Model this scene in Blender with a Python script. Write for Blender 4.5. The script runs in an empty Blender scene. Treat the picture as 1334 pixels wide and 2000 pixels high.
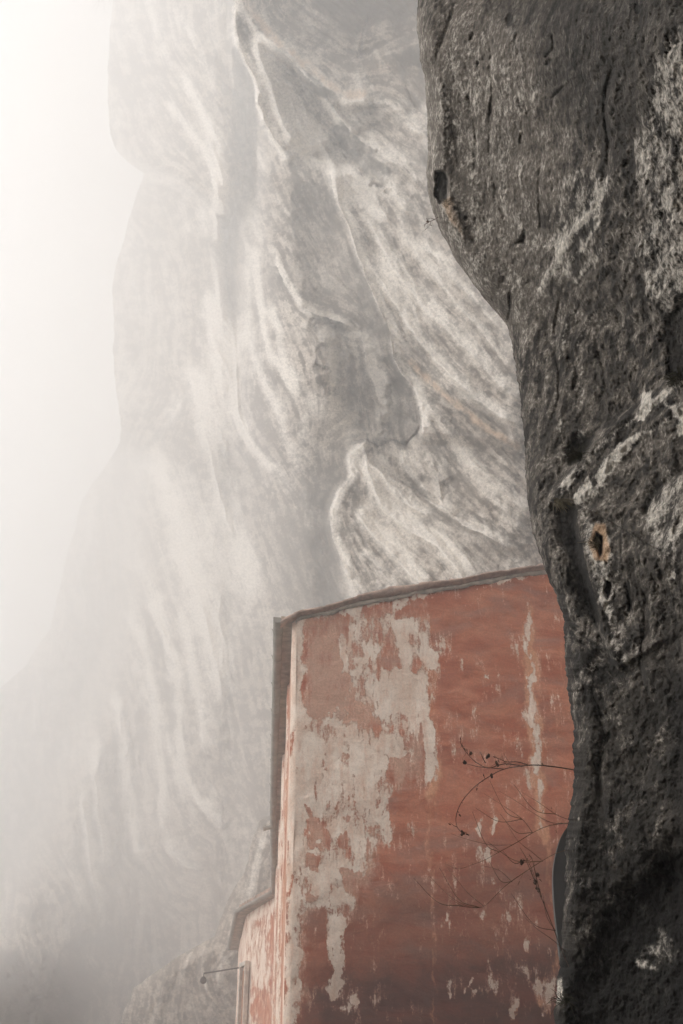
import bpy, bmesh, math, random
import numpy as np
from mathutils import Vector, Matrix
random.seed(7)
R = math.radians

# ------------------------------------------------------------------ camera, world, sun, exposure
SC = bpy.context.scene
COL = SC.collection
PITCH = R(30.0); F = 2200.0
cam_d = bpy.data.cameras.new('camera'); cam = bpy.data.objects.new('camera', cam_d); COL.objects.link(cam)
cam.location = (0, 0, 0); cam.rotation_euler = (R(90) + PITCH, 0, 0)
cam_d.sensor_fit = 'VERTICAL'; cam_d.sensor_height = 36.0; cam_d.lens = 36.0 * F / 2000.0
cam_d.clip_start = 0.05; cam_d.clip_end = 3000
SC.camera = cam
SUN_EL, SUN_AZ = 22.0, -88.0         # azimuth from +Y, negative = left
w = bpy.data.worlds.new("World"); SC.world = w; w.use_nodes = True
nt = w.node_tree; nt.nodes.clear()
out = nt.nodes.new('ShaderNodeOutputWorld'); bg = nt.nodes.new('ShaderNodeBackground')
sky = nt.nodes.new('ShaderNodeTexSky'); sky.sky_type = 'NISHITA'; sky.sun_disc = False
sky.sun_elevation = R(SUN_EL); sky.sun_rotation = R(SUN_AZ); sky.dust_density = 4; sky.air_density = 1.0
hs = nt.nodes.new('ShaderNodeHueSaturation'); hs.inputs['Saturation'].default_value = 0.06
mx = nt.nodes.new('ShaderNodeMix'); mx.data_type = 'RGBA'; mx.inputs[0].default_value = 0.75
mx.inputs[7].default_value = (6.6, 6.6, 6.6, 1)      # the even cloud layer
nt.links.new(sky.outputs[0], hs.inputs['Color']); nt.links.new(hs.outputs[0], mx.inputs[6])
nt.links.new(mx.outputs[2], bg.inputs['Color']); bg.inputs['Strength'].default_value = 0.10
nt.links.new(bg.outputs[0], out.inputs['Surface'])
sun_d = bpy.data.lights.new('sun', 'SUN'); sun_d.energy = 4.9; sun_d.angle = R(30); sun_d.color = (1, .988, .968)
sun = bpy.data.objects.new('sun', sun_d); COL.objects.link(sun)
sdir = Vector((math.sin(R(SUN_AZ)) * math.cos(R(SUN_EL)), math.cos(R(SUN_AZ)) * math.cos(R(SUN_EL)), math.sin(R(SUN_EL))))
sun.rotation_euler = sdir.to_track_quat('Z', 'Y').to_euler(); sun.location = sdir * 60
vs = SC.view_settings; vs.view_transform = 'Standard'; vs.look = 'None'; vs.gamma = 1.0; vs.exposure = 0.87
cy = SC.cycles
cy.max_bounces = 8; cy.diffuse_bounces = 3; cy.glossy_bounces = 2; cy.volume_bounces = 5
cy.transmission_bounces = 2; cy.transparent_max_bounces = 8; cy.use_denoising = True
HAZE_DENSITY = 0.0098
NS = .6     # distance scale of the near rock and what grows on it

# ------------------------------------------------------------------ helpers
sP, cP = math.sin(PITCH), math.cos(PITCH)
def rays(px, py):
    a = (np.asarray(px, float) - 667.0) / F; b = -(np.asarray(py, float) - 1000.0) / F
    return a, cP - sP * b, sP + cP * b              # world x, y, z of the ray
def atH(px, py, H):                                  # point on the pixel's ray at horizontal distance H
    x, y, z = rays(px, py); k = H / np.sqrt(x * x + y * y)
    return np.stack([x * k, y * k, z * k], -1)
def P(px, py, H): return Vector(atH(px, py, H).tolist())
def atZ(px, py, Z):
    x, y, z = rays(px, py); k = Z / z
    return Vector((float(x * k), float(y * k), float(z * k)))
def proj(v):
    v = np.asarray(v, float); d = v[..., 1] * cP + v[..., 2] * sP; u = -v[..., 1] * sP + v[..., 2] * cP
    return 667 + F * v[..., 0] / d, 1000 - F * u / d

def tag(o, label=None, cat=None, group=None, kind=None):
    if label: o['label'] = label
    if cat: o['category'] = cat
    if group: o['group'] = group
    if kind: o['kind'] = kind
    return o
def empty(name, loc, label, cat, group=None):
    o = bpy.data.objects.new(name, None); COL.objects.link(o); o.location = loc
    o.empty_display_size = .1
    return tag(o, label, cat, group)
def link_mesh(name, me, mat, parent=None):
    o = bpy.data.objects.new(name, me); COL.objects.link(o); me.materials.append(mat)
    if parent is not None:
        o.parent = parent; o.matrix_parent_inverse = Matrix.Translation(-Vector(parent.location))
    return o
def build(name, V, Fc, mat, parent=None, smooth=False):
    me = bpy.data.meshes.new(name); me.from_pydata([tuple(v) for v in V], [], Fc); me.update()
    if smooth:
        for p in me.polygons: p.use_smooth = True
    return link_mesh(name, me, mat, parent)
def grid_mesh(name, pts, mat, attrs=None, parent=None, flip=False):
    """pts: (rows, cols, 3) array"""
    r, c = pts.shape[:2]
    me = bpy.data.meshes.new(name); n = r * c
    me.vertices.add(n); me.vertices.foreach_set('co', pts.reshape(-1).astype(np.float32))
    i = np.arange(n).reshape(r, c)
    q = np.stack([i[:-1, :-1], i[1:, :-1], i[1:, 1:], i[:-1, 1:]], -1)
    if flip: q = q[..., ::-1]
    q = q.reshape(-1); nf = (r - 1) * (c - 1)
    me.loops.add(nf * 4); me.loops.foreach_set('vertex_index', q.astype(np.int32))
    me.polygons.add(nf); me.polygons.foreach_set('loop_start', (np.arange(nf) * 4).astype(np.int32))
    me.polygons.foreach_set('use_smooth', np.ones(nf, bool))
    me.update(calc_edges=True)
    for k, v in (attrs or {}).items():
        a = me.attributes.new(k, 'FLOAT_COLOR', 'POINT'); a.data.foreach_set('color', v.reshape(-1).astype(np.float32))
    return link_mesh(name, me, mat, parent)

# value noise
def vnoise(x, y, seed=0):
    x = np.asarray(x, float); y = np.asarray(y, float)
    xi = np.floor(x).astype(np.int64); yi = np.floor(y).astype(np.int64); fx = x - xi; fy = y - yi
    fx = fx * fx * (3 - 2 * fx); fy = fy * fy * (3 - 2 * fy)
    def h(a, b):
        n = (a * 374761393 + b * 668265263 + seed * 974711) & 0x7fffffff
        n = ((n ^ (n >> 13)) * 1274126177) & 0x7fffffff
        n = ((n ^ (n >> 15)) * 2246822519) & 0x7fffffff
        return (n ^ (n >> 16)) / 0x7fffffff
    a = h(xi, yi); b = h(xi + 1, yi); c = h(xi, yi + 1); d = h(xi + 1, yi + 1)
    return (a + (b - a) * fx) * (1 - fy) + (c + (d - c) * fx) * fy
def fbm(x, y, o=4, seed=0, g=.5):
    s = 0; a = 1; t = 0
    for k in range(o):
        s = s + a * vnoise(x, y, seed + k * 17); t += a; a *= g; x, y = (x * .8 - y * .6) * 2.03 + 5.1, (x * .6 + y * .8) * 2.03 + 1.7
    return s / t
def sstep(a, b, x):
    t = np.clip((x - a) / (b - a), 0, 1); return t * t * (3 - 2 * t)
def poly_sd(X, Y, pts):                              # positive inside a closed polygon
    pts = np.array(pts, float); best = np.full(X.shape, 1e9); inside = np.zeros(X.shape, bool)
    for i in range(len(pts)):
        ax, ay = pts[i]; bx, by = pts[(i + 1) % len(pts)]
        dx, dy = bx - ax, by - ay; L = dx * dx + dy * dy + 1e-9
        t = np.clip(((X - ax) * dx + (Y - ay) * dy) / L, 0, 1)
        best = np.minimum(best, (X - ax - t * dx) ** 2 + (Y - ay - t * dy) ** 2)
        c = ((ay > Y) != (by > Y)) & (X < (bx - ax) * (Y - ay) / (by - ay + 1e-12) + ax)
        inside ^= c
    d = np.sqrt(best); return np.where(inside, d, -d)
def smooth_line(pts, n=4):                           # Catmull-Rom
    p = np.array(pts, float)
    if len(p) < 3: return p
    q = np.vstack([2 * p[0] - p[1], p, 2 * p[-1] - p[-2]]); o = []
    for i in range(1, len(q) - 2):
        for t in np.linspace(0, 1, n, endpoint=False):
            o.append(.5 * (2 * q[i] + (q[i + 1] - q[i - 1]) * t + (2 * q[i - 1] - 5 * q[i] + 4 * q[i + 1] - q[i + 2]) * t * t
                     + (-q[i - 1] + 3 * q[i] - 3 * q[i + 1] + q[i + 2]) * t ** 3))
    o.append(p[-1]); return np.array(o)
def line_sd(X, Y, pts):
    """signed distance to a polyline (positive on its right-hand side when it runs down the picture), t 0..1, tangent"""
    p = smooth_line(pts, 3); best = np.full(X.shape, 1e9); s = np.zeros(X.shape); T = np.zeros(X.shape)
    tx = np.zeros(X.shape); ty = np.zeros(X.shape); L = np.r_[0, np.cumsum(np.hypot(*np.diff(p, axis=0).T))]
    for i in range(len(p) - 1):
        ax, ay = p[i]; dx, dy = p[i + 1] - p[i]; l2 = dx * dx + dy * dy + 1e-9; l = math.sqrt(l2)
        t = np.clip(((X - ax) * dx + (Y - ay) * dy) / l2, 0, 1)
        d = (X - ax - t * dx) ** 2 + (Y - ay - t * dy) ** 2; m = d < best
        best = np.where(m, d, best); s = np.where(m, np.sign((X - ax) * dy - (Y - ay) * dx), s)
        T = np.where(m, (L[i] + t * l) / L[-1], T); tx = np.where(m, dx / l, tx); ty = np.where(m, dy / l, ty)
    return np.sqrt(best) * s, T, tx, ty

class Field:
    """a regular lattice over the face of a cliff on which its relief, mineral stains and painted shade are worked out"""
    def __init__(s, x0, x1, y0, y1, step, base_angle):
        s.x0, s.y0, s.st = x0, y0, step
        s.X, s.Y = np.meshgrid(np.arange(x0, x1, step, dtype=float), np.arange(y0, y1, step, dtype=float))
        s.rel = np.zeros(s.X.shape); s.pale = np.zeros(s.X.shape); s.tan = np.zeros(s.X.shape); s.dark = np.zeros(s.X.shape)
        wgt = 2e-5; s.fx = np.cos(base_angle(s.X, s.Y)) * wgt; s.fy = np.sin(base_angle(s.X, s.Y)) * wgt
    def win(s, pts, pad):
        p = np.array(pts, float); a = [int((p[:, 0].min() - pad - s.x0) / s.st), int((p[:, 0].max() + pad - s.x0) / s.st) + 1,
             int((p[:, 1].min() - pad - s.y0) / s.st), int((p[:, 1].max() + pad - s.y0) / s.st) + 1]
        h, w_ = s.X.shape
        return slice(max(0, a[2]), min(h, a[3])), slice(max(0, a[0]), min(w_, a[1]))
    def rib(s, pts, a, wl=5, wr=40, pale=0., pw=8, po=3, tan=0., dark=0., dw=25, rag=3, ends=.12):
        """a ridge: drops off sharply on its left side (wl) and slowly on its right (wr)"""
        pad = 4.0 * max(wl, wr, pw, dw, 30); W = s.win(pts, pad)
        X, Y = s.X[W], s.Y[W]
        if X.size == 0: return
        n = (fbm(X / 26, Y / 26, 3, 3) - .5) * 2
        sd, t, tx, ty = line_sd(X, Y, pts); d0 = np.abs(sd)
        sd = sd + n * rag; e = sstep(0, ends, t) * sstep(0, ends, 1 - t) if ends > 0 else 1.0
        e = e * (1 - sstep(pad * .6, pad * .95, d0))
        g = np.where(sd > 0, np.exp(-np.abs(sd) / wr), np.exp(-(sd / wl) ** 2))
        s.rel[W] += a * g * e
        pn = .45 + .9 * fbm(X / 14 + 9, Y / 22, 3, 8)
        if pale: s.pale[W] += pale * np.exp(-((sd - po) / pw) ** 2) * e * pn
        if tan: s.tan[W] += tan * np.exp(-((sd - po) / pw) ** 2) * e * pn
        if dark: s.dark[W] += dark * np.where(sd < 0, np.exp(-np.abs(sd) / dw), 0) * e * pn
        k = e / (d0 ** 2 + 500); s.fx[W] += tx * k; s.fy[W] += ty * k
    def blob(s, pts, rel=0, pale=0, tan=0, dark=0, soft=12, rag=10, sc=30):
        W = s.win(pts, soft * 3 + rag * 2); X, Y = s.X[W], s.Y[W]
        if X.size == 0: return
        d = poly_sd(X, Y, pts) + (fbm(X / sc, Y / sc, 4, 21) - .5) * 2 * rag
        m = sstep(-soft, soft, d)
        if rel: s.rel[W] += rel * m
        if pale: s.pale[W] += pale * m
        if tan: s.tan[W] += tan * m
        if dark: s.dark[W] += dark * m
    def lic(s, seed, coarse, n=14):
        rng = np.random.RandomState(seed); h, w_ = s.X.shape
        src = rng.rand(h // coarse + 2, w_ // coarse + 2)
        gy, gx = np.mgrid[0:h, 0:w_]; cx = gx / coarse; cyy = gy / coarse
        ix = cx.astype(int); iy = cyy.astype(int); ax = cx - ix; ay = cyy - iy
        noise = (src[iy, ix] * (1 - ax) + src[iy, ix + 1] * ax) * (1 - ay) + (src[iy + 1, ix] * (1 - ax) + src[iy + 1, ix + 1] * ax) * ay
        m = np.hypot(s.fx, s.fy) + 1e-12
        wob = (fbm(s.X / 40, s.Y / 40, 2, seed) - .5) * .9
        vx, vy = s.fx / m, s.fy / m; c_, s_ = np.cos(wob), np.sin(wob); vx, vy = vx * c_ - vy * s_, vx * s_ + vy * c_
        acc = noise.copy(); cnt = 1
        for sg in (1, -1):
            qx = gx.astype(float); qy = gy.astype(float)
            for k in range(n):
                jx = np.clip(qx.astype(int), 0, w_ - 1); jy = np.clip(qy.astype(int), 0, h - 1)
                qx = qx + sg * vx[jy, jx] * coarse * .8; qy = qy + sg * vy[jy, jx] * coarse * .8
                jx = np.clip(qx.astype(int), 0, w_ - 1); jy = np.clip(qy.astype(int), 0, h - 1)
                acc += noise[jy, jx]; cnt += 1
        acc /= cnt; return (acc - acc.mean()) / acc.std()
    def sample(s, A, X, Y):
        h, w_ = s.X.shape
        fx = np.clip((X - s.x0) / s.st, 0, w_ - 1.001); fy = np.clip((Y - s.y0) / s.st, 0, h - 1.001)
        ix = fx.astype(int); iy = fy.astype(int); fx = fx - ix; fy = fy - iy
        return (A[iy, ix] * (1 - fx) + A[iy, ix + 1] * fx) * (1 - fy) + (A[iy + 1, ix] * (1 - fx) + A[iy + 1, ix + 1] * fx) * fy

# ------------------------------------------------------------------ materials
def mat(name):
    m = bpy.data.materials.new(name); m.use_nodes = True; t = m.node_tree
    return m, t, t.nodes['Principled BSDF']
def node(t, ty, **kw):
    n = t.nodes.new(ty)
    for k, v in kw.items(): setattr(n, k, v)
    return n
def setin(n, **kw):
    for k, v in kw.items(): n.inputs[k.replace('_', ' ')].default_value = v
    return n
def mth(t, op, a, b=None, c=None, clamp=False):
    n = node(t, 'ShaderNodeMath', operation=op); n.use_clamp = clamp
    for i, v in enumerate((a, b, c)):
        if v is None: continue
        if isinstance(v, (int, float)): n.inputs[i].default_value = v
        else: t.links.new(v, n.inputs[i])
    return n.outputs[0]
def mixc(t, f, a, b, mode='MIX'):
    n = node(t, 'ShaderNodeMix', data_type='RGBA', blend_type=mode)
    for i, v in ((0, f), (6, a), (7, b)):
        if isinstance(v, (int, float)): n.inputs[i].default_value = v
        elif isinstance(v, tuple): n.inputs[i].default_value = (*v, 1)
        else: t.links.new(v, n.inputs[i])
    return n.outputs[2]
def noise(t, vec, scale, detail=6, rough=.6, dist=0.):
    n = node(t, 'ShaderNodeTexNoise'); setin(n, Scale=scale, Detail=detail, Roughness=rough, Distortion=dist); t.links.new(vec, n.inputs['Vector'])
    return n.outputs['Fac']
def mapr(t, v, a, b, c=0., d=1.):
    n = node(t, 'ShaderNodeMapRange', interpolation_type='SMOOTHSTEP'); t.links.new(v, n.inputs[0])
    for i, q in enumerate((a, b, c, d)): n.inputs[i + 1].default_value = q
    return n.outputs[0]
def scaled(t, vec, sx, sy, sz):
    n = node(t, 'ShaderNodeVectorMath', operation='MULTIPLY'); t.links.new(vec, n.inputs[0]); n.inputs[1].default_value = (sx, sy, sz)
    return n.outputs[0]

def rock_mat(name, dark, mid, pale, tan, S, bump, pits=0., stretch=.45, grain=2.6, flow=.5, depth=.35, fine=2.2, soft=(.15, .95), speck=(.5, 1.5)):
    """S: size of the finest grain (1/m); strata attribute: r pale mineral, g tan, b dark stain and painted shade, a streak"""
    m, t, b = mat(name)
    tc = node(t, 'ShaderNodeTexCoord').outputs['Object']
    at = node(t, 'ShaderNodeAttribute', attribute_name='strata'); sp = node(t, 'ShaderNodeSeparateColor'); t.links.new(at.outputs['Color'], sp.inputs[0])
    pa, ta, dk, st = sp.outputs[0], sp.outputs[1], sp.outputs[2], at.outputs['Alpha']
    tc = scaled(t, tc, 1, depth, 1) if depth else node(t, 'ShaderNodeAttribute', attribute_name='face').outputs['Vector']; v = scaled(t, tc, 1, 1, stretch)
    n1 = noise(t, v, S, 8, .68); n2 = noise(t, v, S * 5, 6, .7); n3 = noise(t, tc, S * .25, 4, .6)
    base = mixc(t, mapr(t, mth(t, 'ADD', n1, mth(t, 'MULTIPLY', mth(t, 'SUBTRACT', st, .5), .35)), .40, .60), dark, mid)
    base = mixc(t, mth(t, 'MULTIPLY', mapr(t, n3, .35, .7), .45), base, tuple(c * .62 for c in mid))
    f = mth(t, 'ADD', pa, mth(t, 'MULTIPLY', mth(t, 'SUBTRACT', n1, .5), grain))
    f = mth(t, 'ADD', f, mth(t, 'MULTIPLY', mth(t, 'SUBTRACT', n2, .5), fine))
    f = mth(t, 'ADD', f, mth(t, 'MULTIPLY', mth(t, 'SUBTRACT', st, .5), flow))
    c = mixc(t, mapr(t, f, *soft), base, pale)
    f2 = mth(t, 'ADD', ta, mth(t, 'MULTIPLY', mth(t, 'SUBTRACT', n1, .5), .9))
    c = mixc(t, mapr(t, f2, .3, .9, 0, .75), c, tan)
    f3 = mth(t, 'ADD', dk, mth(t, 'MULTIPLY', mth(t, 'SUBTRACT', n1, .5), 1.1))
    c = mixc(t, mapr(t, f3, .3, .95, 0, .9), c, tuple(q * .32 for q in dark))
    sp2 = mapr(t, n2, .34, .66, *speck)
    c = mixc(t, 1.0, c, sp2, 'MULTIPLY')
    t.links.new(c, b.inputs['Base Color']); setin(b, Roughness=.93); b.inputs['Specular IOR Level'].default_value = .25
    h = mth(t, 'ADD', mth(t, 'MULTIPLY', n1, .7), mth(t, 'MULTIPLY', n2, .3))
    if pits:
        vo = node(t, 'ShaderNodeTexVoronoi', feature='SMOOTH_F1'); setin(vo, Scale=S * 2.2, Smoothness=.6); t.links.new(v, vo.inputs['Vector'])
        h = mth(t, 'ADD', h, mth(t, 'MULTIPLY', mapr(t, vo.outputs['Distance'], .0, .5), pits))
    bp = node(t, 'ShaderNodeBump'); setin(bp, Strength=.9, Distance=bump); t.links.new(h, bp.inputs['Height']); t.links.new(bp.outputs[0], b.inputs['Normal'])
    return m
def plain_mat(name, col, rough=.7, metal=0., var=.25, S=12., bump=.0, spec=.4):
    m, t, b = mat(name); tc = node(t, 'ShaderNodeTexCoord').outputs['Object']
    n = noise(t, tc, S, 6, .65)
    c = mixc(t, mapr(t, n, .3, .7), tuple(q * (1 - var) for q in col), tuple(min(1, q * (1 + var)) for q in col))
    t.links.new(c, b.inputs['Base Color']); setin(b, Roughness=rough, Metallic=metal); b.inputs['Specular IOR Level'].default_value = spec
    if bump:
        bp = node(t, 'ShaderNodeBump'); setin(bp, Strength=.6, Distance=bump); t.links.new(n, bp.inputs['Height']); t.links.new(bp.outputs[0], b.inputs['Normal'])
    return m

M_FAR = rock_mat('pale limestone', (.135, .108, .086), (.43, .365, .305), (.82, .755, .675), (.60, .43, .30), 1.7, .16, 0, .6, 1.3, .55, 0, .6, (-.1, 1.2), (.78, 1.2))
M_NEAR = rock_mat('dark limestone', (.021, .0180, .015), (.165, .142, .118), (.60, .55, .48), (.46, .27, .14), 16.0, .012, .3, .9, 2.3, .5, .6, 1.8, (.12, 1.0), (.66, 1.36))

# ------------------------------------------------------------------ the far cliff: one continuous rock face
def rows_cols(ya, yb, y0, y1, st, cst):
    return np.r_[np.arange(y0, ya, cst), np.arange(ya, yb, st), np.arange(yb, y1 + 1, cst)]
def interp_line(pts, Y):
    p = np.array(pts, float); return np.interp(Y, p[:, 1], p[:, 0])

SKYLINE = [(235, -500), (228, -80), (222, 0), (213, 90), (210, 200), (214, 262), (232, 300), (256, 322), (280, 338), (270, 372), (252, 425), (240, 475), (226, 520),
           (219, 570), (222, 640), (221, 700), (226, 760), (235, 815), (236, 862), (214, 900), (180, 945), (160, 975), (148, 1030), (128, 1090),
           (116, 1150), (96, 1230), (50, 1300), (-30, 1370), (-110, 1450), (-120, 1600), (-125, 2000), (-130, 2100)]
def far_angle(X, Y): return R(90) - R(18) * sstep(300, 600, X) - R(22) * sstep(600, 1000, X)
FF = Field(-140, 1200, -90, 2090, 2.0, far_angle)
r = FF.rib
# upper right: brown overhang roof and tan ridge
r([(455, -60), (478, 10), (510, 60), (560, 105), (615, 150), (660, 185), (690, 196), (730, 188)], 30, 14, 60, pale=.25, pw=14, tan=.75, po=8, dark=.3, dw=20, ends=.05)
r([(520, -60), (530, 20), (575, 70), (640, 95), (690, 110), (760, 80), (820, 60)], -22, 20, 60, dark=0, ends=.1)
FF.blob([(560, 0), (650, 20), (700, 60), (690, 95), (600, 85), (555, 50)], dark=.55, soft=22, rag=18)
FF.blob([(545, -90), (840, -90), (840, 40), (700, 20), (600, 10)], dark=.5, soft=30, rag=20)
FF.blob([(760, 100), (835, 90), (838, 210), (800, 220), (770, 180)], dark=.55, soft=16, rag=16)
FF.blob([(690, 100), (760, 60), (830, 40), (830, 90), (760, 150), (700, 170)], pale=.25, tan=.25, soft=20, rag=20)
FF.blob([(590, -90), (845, -90), (845, 150), (790, 120), (720, 70), (640, 30)], dark=.6, pale=-.5, soft=40, rag=50, sc=50)
FF.blob([(700, 120), (840, 110), (840, 200), (760, 180)], pale=-.15, tan=.2, soft=20, rag=24)
# silhouette ridge of the middle mass
r([(458, -70), (456, 20), (454, 55), (463, 92), (480, 125), (499, 165), (500, 200), (512, 235), (530, 270), (548, 300), (560, 326)], 55, 5, 120, pale=.75, pw=7, po=4, dark=.25, dw=30, ends=.04)
r([(500, 60), (508, 110), (530, 165), (545, 215), (560, 255), (585, 290)], 16, 12, 40, pale=.95, pw=22, po=8)
r([(520, 70), (560, 110), (600, 150), (640, 190), (665, 230), (700, 270), (745, 300), (790, 330), (838, 385)], 22, 8, 45, pale=.5, pw=18, po=8, dark=.5, dw=22)
r([(590, 130), (620, 175), (650, 225), (690, 285), (725, 330), (770, 380), (810, 430)], 15, 7, 30, pale=.55, pw=14)
FF.blob([(645, 250), (672, 245), (720, 290), (758, 325), (765, 375), (740, 370), (700, 325), (660, 290)], rel=-10, dark=.55, soft=8, rag=14, sc=14)
FF.blob([(590, 128), (612, 140), (660, 190), (660, 215), (620, 180), (595, 150)], dark=.5, soft=6, rag=8, sc=14)
FF.blob([(755, 325), (775, 322), (770, 345), (758, 345)], dark=.6, soft=5, rag=4)
FF.blob([(800, 305), (835, 300), (835, 340), (805, 335)], dark=.6, soft=7, rag=6)
FF.blob([(752, 235), (768, 240), (765, 255), (755, 252)], dark=.6, soft=4, rag=3)
r([(660, 200), (700, 205), (750, 200), (775, 215), (800, 245), (835, 275)], 10, 6, 25, pale=.45, pw=14, po=8)
r([(560, 150), (590, 200), (610, 250), (640, 300), (655, 350)], 12, 8, 34, pale=.4, pw=15)
FF.blob([(550, 190), (620, 250), (680, 320), (705, 380), (690, 400), (640, 340), (570, 290)], pale=.7, soft=14, rag=16)
FF.blob([(680, 330), (720, 350), (760, 420), (740, 430), (700, 390)], pale=.8, soft=8, rag=14, sc=14)
FF.blob([(498, 60), (525, 100), (560, 180), (605, 250), (600, 320), (560, 270), (530, 210), (508, 150)], pale=.75, soft=10, rag=14, sc=16)
FF.blob([(470, 90), (500, 120), (530, 220), (545, 290), (520, 240), (495, 170)], pale=.2, soft=6, rag=8)
# the big ridge R1 which runs down to the hollow
r([(640, 322), (650, 360), (657, 395), (680, 440), (700, 500), (716, 545), (740, 600), (762, 650), (768, 695), (785, 730), (805, 755), (820, 790), (826, 830), (824, 872)], 80, 4, 130, pale=1.1, pw=9, po=6, dark=.5, dw=60, ends=.05)
r([(700, 380), (730, 450), (770, 520), (820, 590), (880, 650), (950, 720), (1030, 800)], 14, 10, 40, pale=.6, pw=18)
r([(760, 400), (800, 470), (850, 540), (910, 610), (980, 690), (1040, 750)], 10, 9, 30, pale=.4, pw=12)
r([(720, 500), (760, 570), (800, 640), (850, 700), (910, 760), (960, 800), (1030, 840)], 16, 8, 36, pale=.65, pw=16, dark=.2, dw=18)
r([(780, 690), (830, 740), (890, 795), (940, 835), (1000, 870), (1030, 890)], 12, 6, 26, tan=.9, pw=11, po=4, dark=.3)
r([(840, 790), (880, 850), (930, 910), (985, 960), (1040, 1010)], 8, 6, 26, pale=.3, pw=10)
r([(800, 470), (850, 500), (900, 560), (960, 620), (1000, 660)], 7, 8, 26, pale=.35, pw=12)
r([(850, 350), (870, 420), (920, 500), (970, 580), (1010, 650)], 9, 8, 26, pale=.3, pw=12)
FF.blob([(810, 540), (850, 560), (900, 620), (880, 640), (830, 590)], dark=.25, soft=12, rag=12)
FF.blob([(860, 740), (940, 770), (1000, 840), (1020, 860), (930, 830), (870, 780)], dark=.4, soft=12, rag=12)
# hollow and the pale rock nose left of it
FF.blob([(770, 700), (800, 750), (822, 800), (822, 868), (780, 862), (745, 850), (752, 800), (760, 750)], rel=-14, dark=.36, soft=16, rag=22)
FF.blob([(600, 790), (650, 760), (700, 800), (700, 860), (660, 900), (600, 900), (570, 850)], pale=.3, rel=6, soft=16, rag=24)
FF.blob([(640, 660), (700, 650), (720, 740), (715, 800), (660, 800), (640, 740)], pale=.18, soft=14, rag=24)
r([(700, 640), (712, 680), (718, 720), (732, 760), (742, 790), (738, 835)], 26, 5, 34, pale=1.0, pw=16, po=10, dark=.4, dw=24)
r([(740, 720), (752, 770), (760, 820)], 8, 8, 16, pale=.6, pw=12)
FF.blob([(620, 610), (660, 625), (700, 640), (710, 660), (650, 650)], pale=.5, soft=6, rag=6)
r([(520, 470), (545, 530), (575, 585), (610, 612), (660, 625), (700, 645)], 22, 6, 40, pale=.6, pw=8, dark=.5, dw=40)
r([(620, 630), (640, 680), (648, 730), (640, 760)], 12, 8, 20, pale=.6, pw=12, dark=.2)
# lower middle bulge with pale folds
r([(720, 862), (690, 872), (679, 890), (683, 925), (660, 960), (644, 1000), (650, 1050), (668, 1100), (684, 1140), (694, 1190)], 60, 5, 140, pale=.7, pw=9, po=6, dark=.35, dw=50, ends=.03)
r([(712, 880), (722, 930), (745, 985), (790, 1030), (850, 1065), (890, 1110), (925, 1150)], 24, 7, 36, pale=1.2, pw=17, po=9, dark=.15, dw=15)
r([(690, 985), (715, 1030), (760, 1075), (800, 1120), (840, 1160)], 18, 7, 34, pale=.9, pw=15, po=8)
r([(700, 1075), (740, 1110), (780, 1160)], 9, 7, 24, pale=.4, pw=10)
r([(735, 880), (748, 930), (790, 980), (850, 1010)], 10, 6, 26, pale=.35, pw=10)
r([(785, 870), (790, 910), (815, 950), (845, 985), (900, 1010)], 17, 5, 30, pale=.5, pw=9, dark=.2)
r([(835, 872), (850, 920), (860, 960), (862, 985), (905, 1025), (960, 1050), (1010, 1085)], 20, 5, 32, pale=.5, pw=12, po=8, dark=.45, dw=20)
FF.blob([(862, 945), (885, 932), (885, 955), (866, 975)], rel=-8, dark=.5, soft=5, rag=4)
r([(880, 850), (920, 920), (970, 980), (1030, 1040)], 9, 8, 30, pale=.35, pw=13)
FF.blob([(790, 1000), (860, 1010), (940, 1060), (1040, 1080), (1050, 1110), (960, 1130), (880, 1070), (810, 1040)], dark=.3, soft=18, rag=20)
# dark wall behind the big ridge
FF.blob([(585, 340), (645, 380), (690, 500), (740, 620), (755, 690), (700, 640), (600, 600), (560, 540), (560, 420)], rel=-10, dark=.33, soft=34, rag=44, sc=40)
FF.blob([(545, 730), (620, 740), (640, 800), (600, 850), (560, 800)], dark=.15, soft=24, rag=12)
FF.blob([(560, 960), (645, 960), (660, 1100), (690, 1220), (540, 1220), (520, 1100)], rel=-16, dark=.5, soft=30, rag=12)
# the folds in the mist left of it
r([(448, 330), (455, 400), (445, 470), (450, 560), (462, 640), (470, 720), (478, 800), (500, 860), (545, 915), (575, 955), (610, 990)], -34, 22, 24, dark=.35, dw=10, rag=2)
r([(418, 300), (430, 420), (436, 500), (440, 580), (458, 660), (462, 740), (468, 810), (490, 860), (530, 905), (560, 940), (585, 968)], 24, 22, 8, pale=.75, pw=10, po=-4)
r([(495, 470), (500, 560), (512, 640), (525, 690), (560, 745), (585, 790)], 22, 5, 34, pale=.85, pw=8, dark=.25, dw=20)
r([(478, 440), (482, 560), (480, 640), (500, 720), (540, 800), (560, 870), (590, 935)], 16, 6, 30, pale=.5, pw=9)
r([(515, 590), (540, 640), (550, 700), (590, 770)], 14, 5, 22, pale=.7, pw=9)
r([(490, 230), (500, 300), (520, 350), (545, 400), (580, 440)], 12, 8, 30, pale=.3, pw=7, dark=.2)
r([(455, 300), (470, 340), (490, 400), (505, 460), (525, 510), (560, 560)], 14, 6, 30, pale=.4, pw=7)
r([(345, 130), (380, 200), (405, 260), (430, 330), (445, 395)], 16, 6, 26, pale=.6, pw=9)
r([(320, 190), (350, 235), (385, 280), (410, 330), (430, 390)], 16, 6, 24, pale=.7, pw=9)
r([(380, 190), (415, 250), (440, 300)], 12, 6, 22, pale=.4, pw=9)
r([(255, 0), (262, 60), (285, 120), (320, 180)], 9, 6, 20, pale=.25, pw=8)
r([(290, -20), (295, 40), (310, 90), (340, 140)], 9, 6, 20, pale=.45, pw=9)
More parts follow.
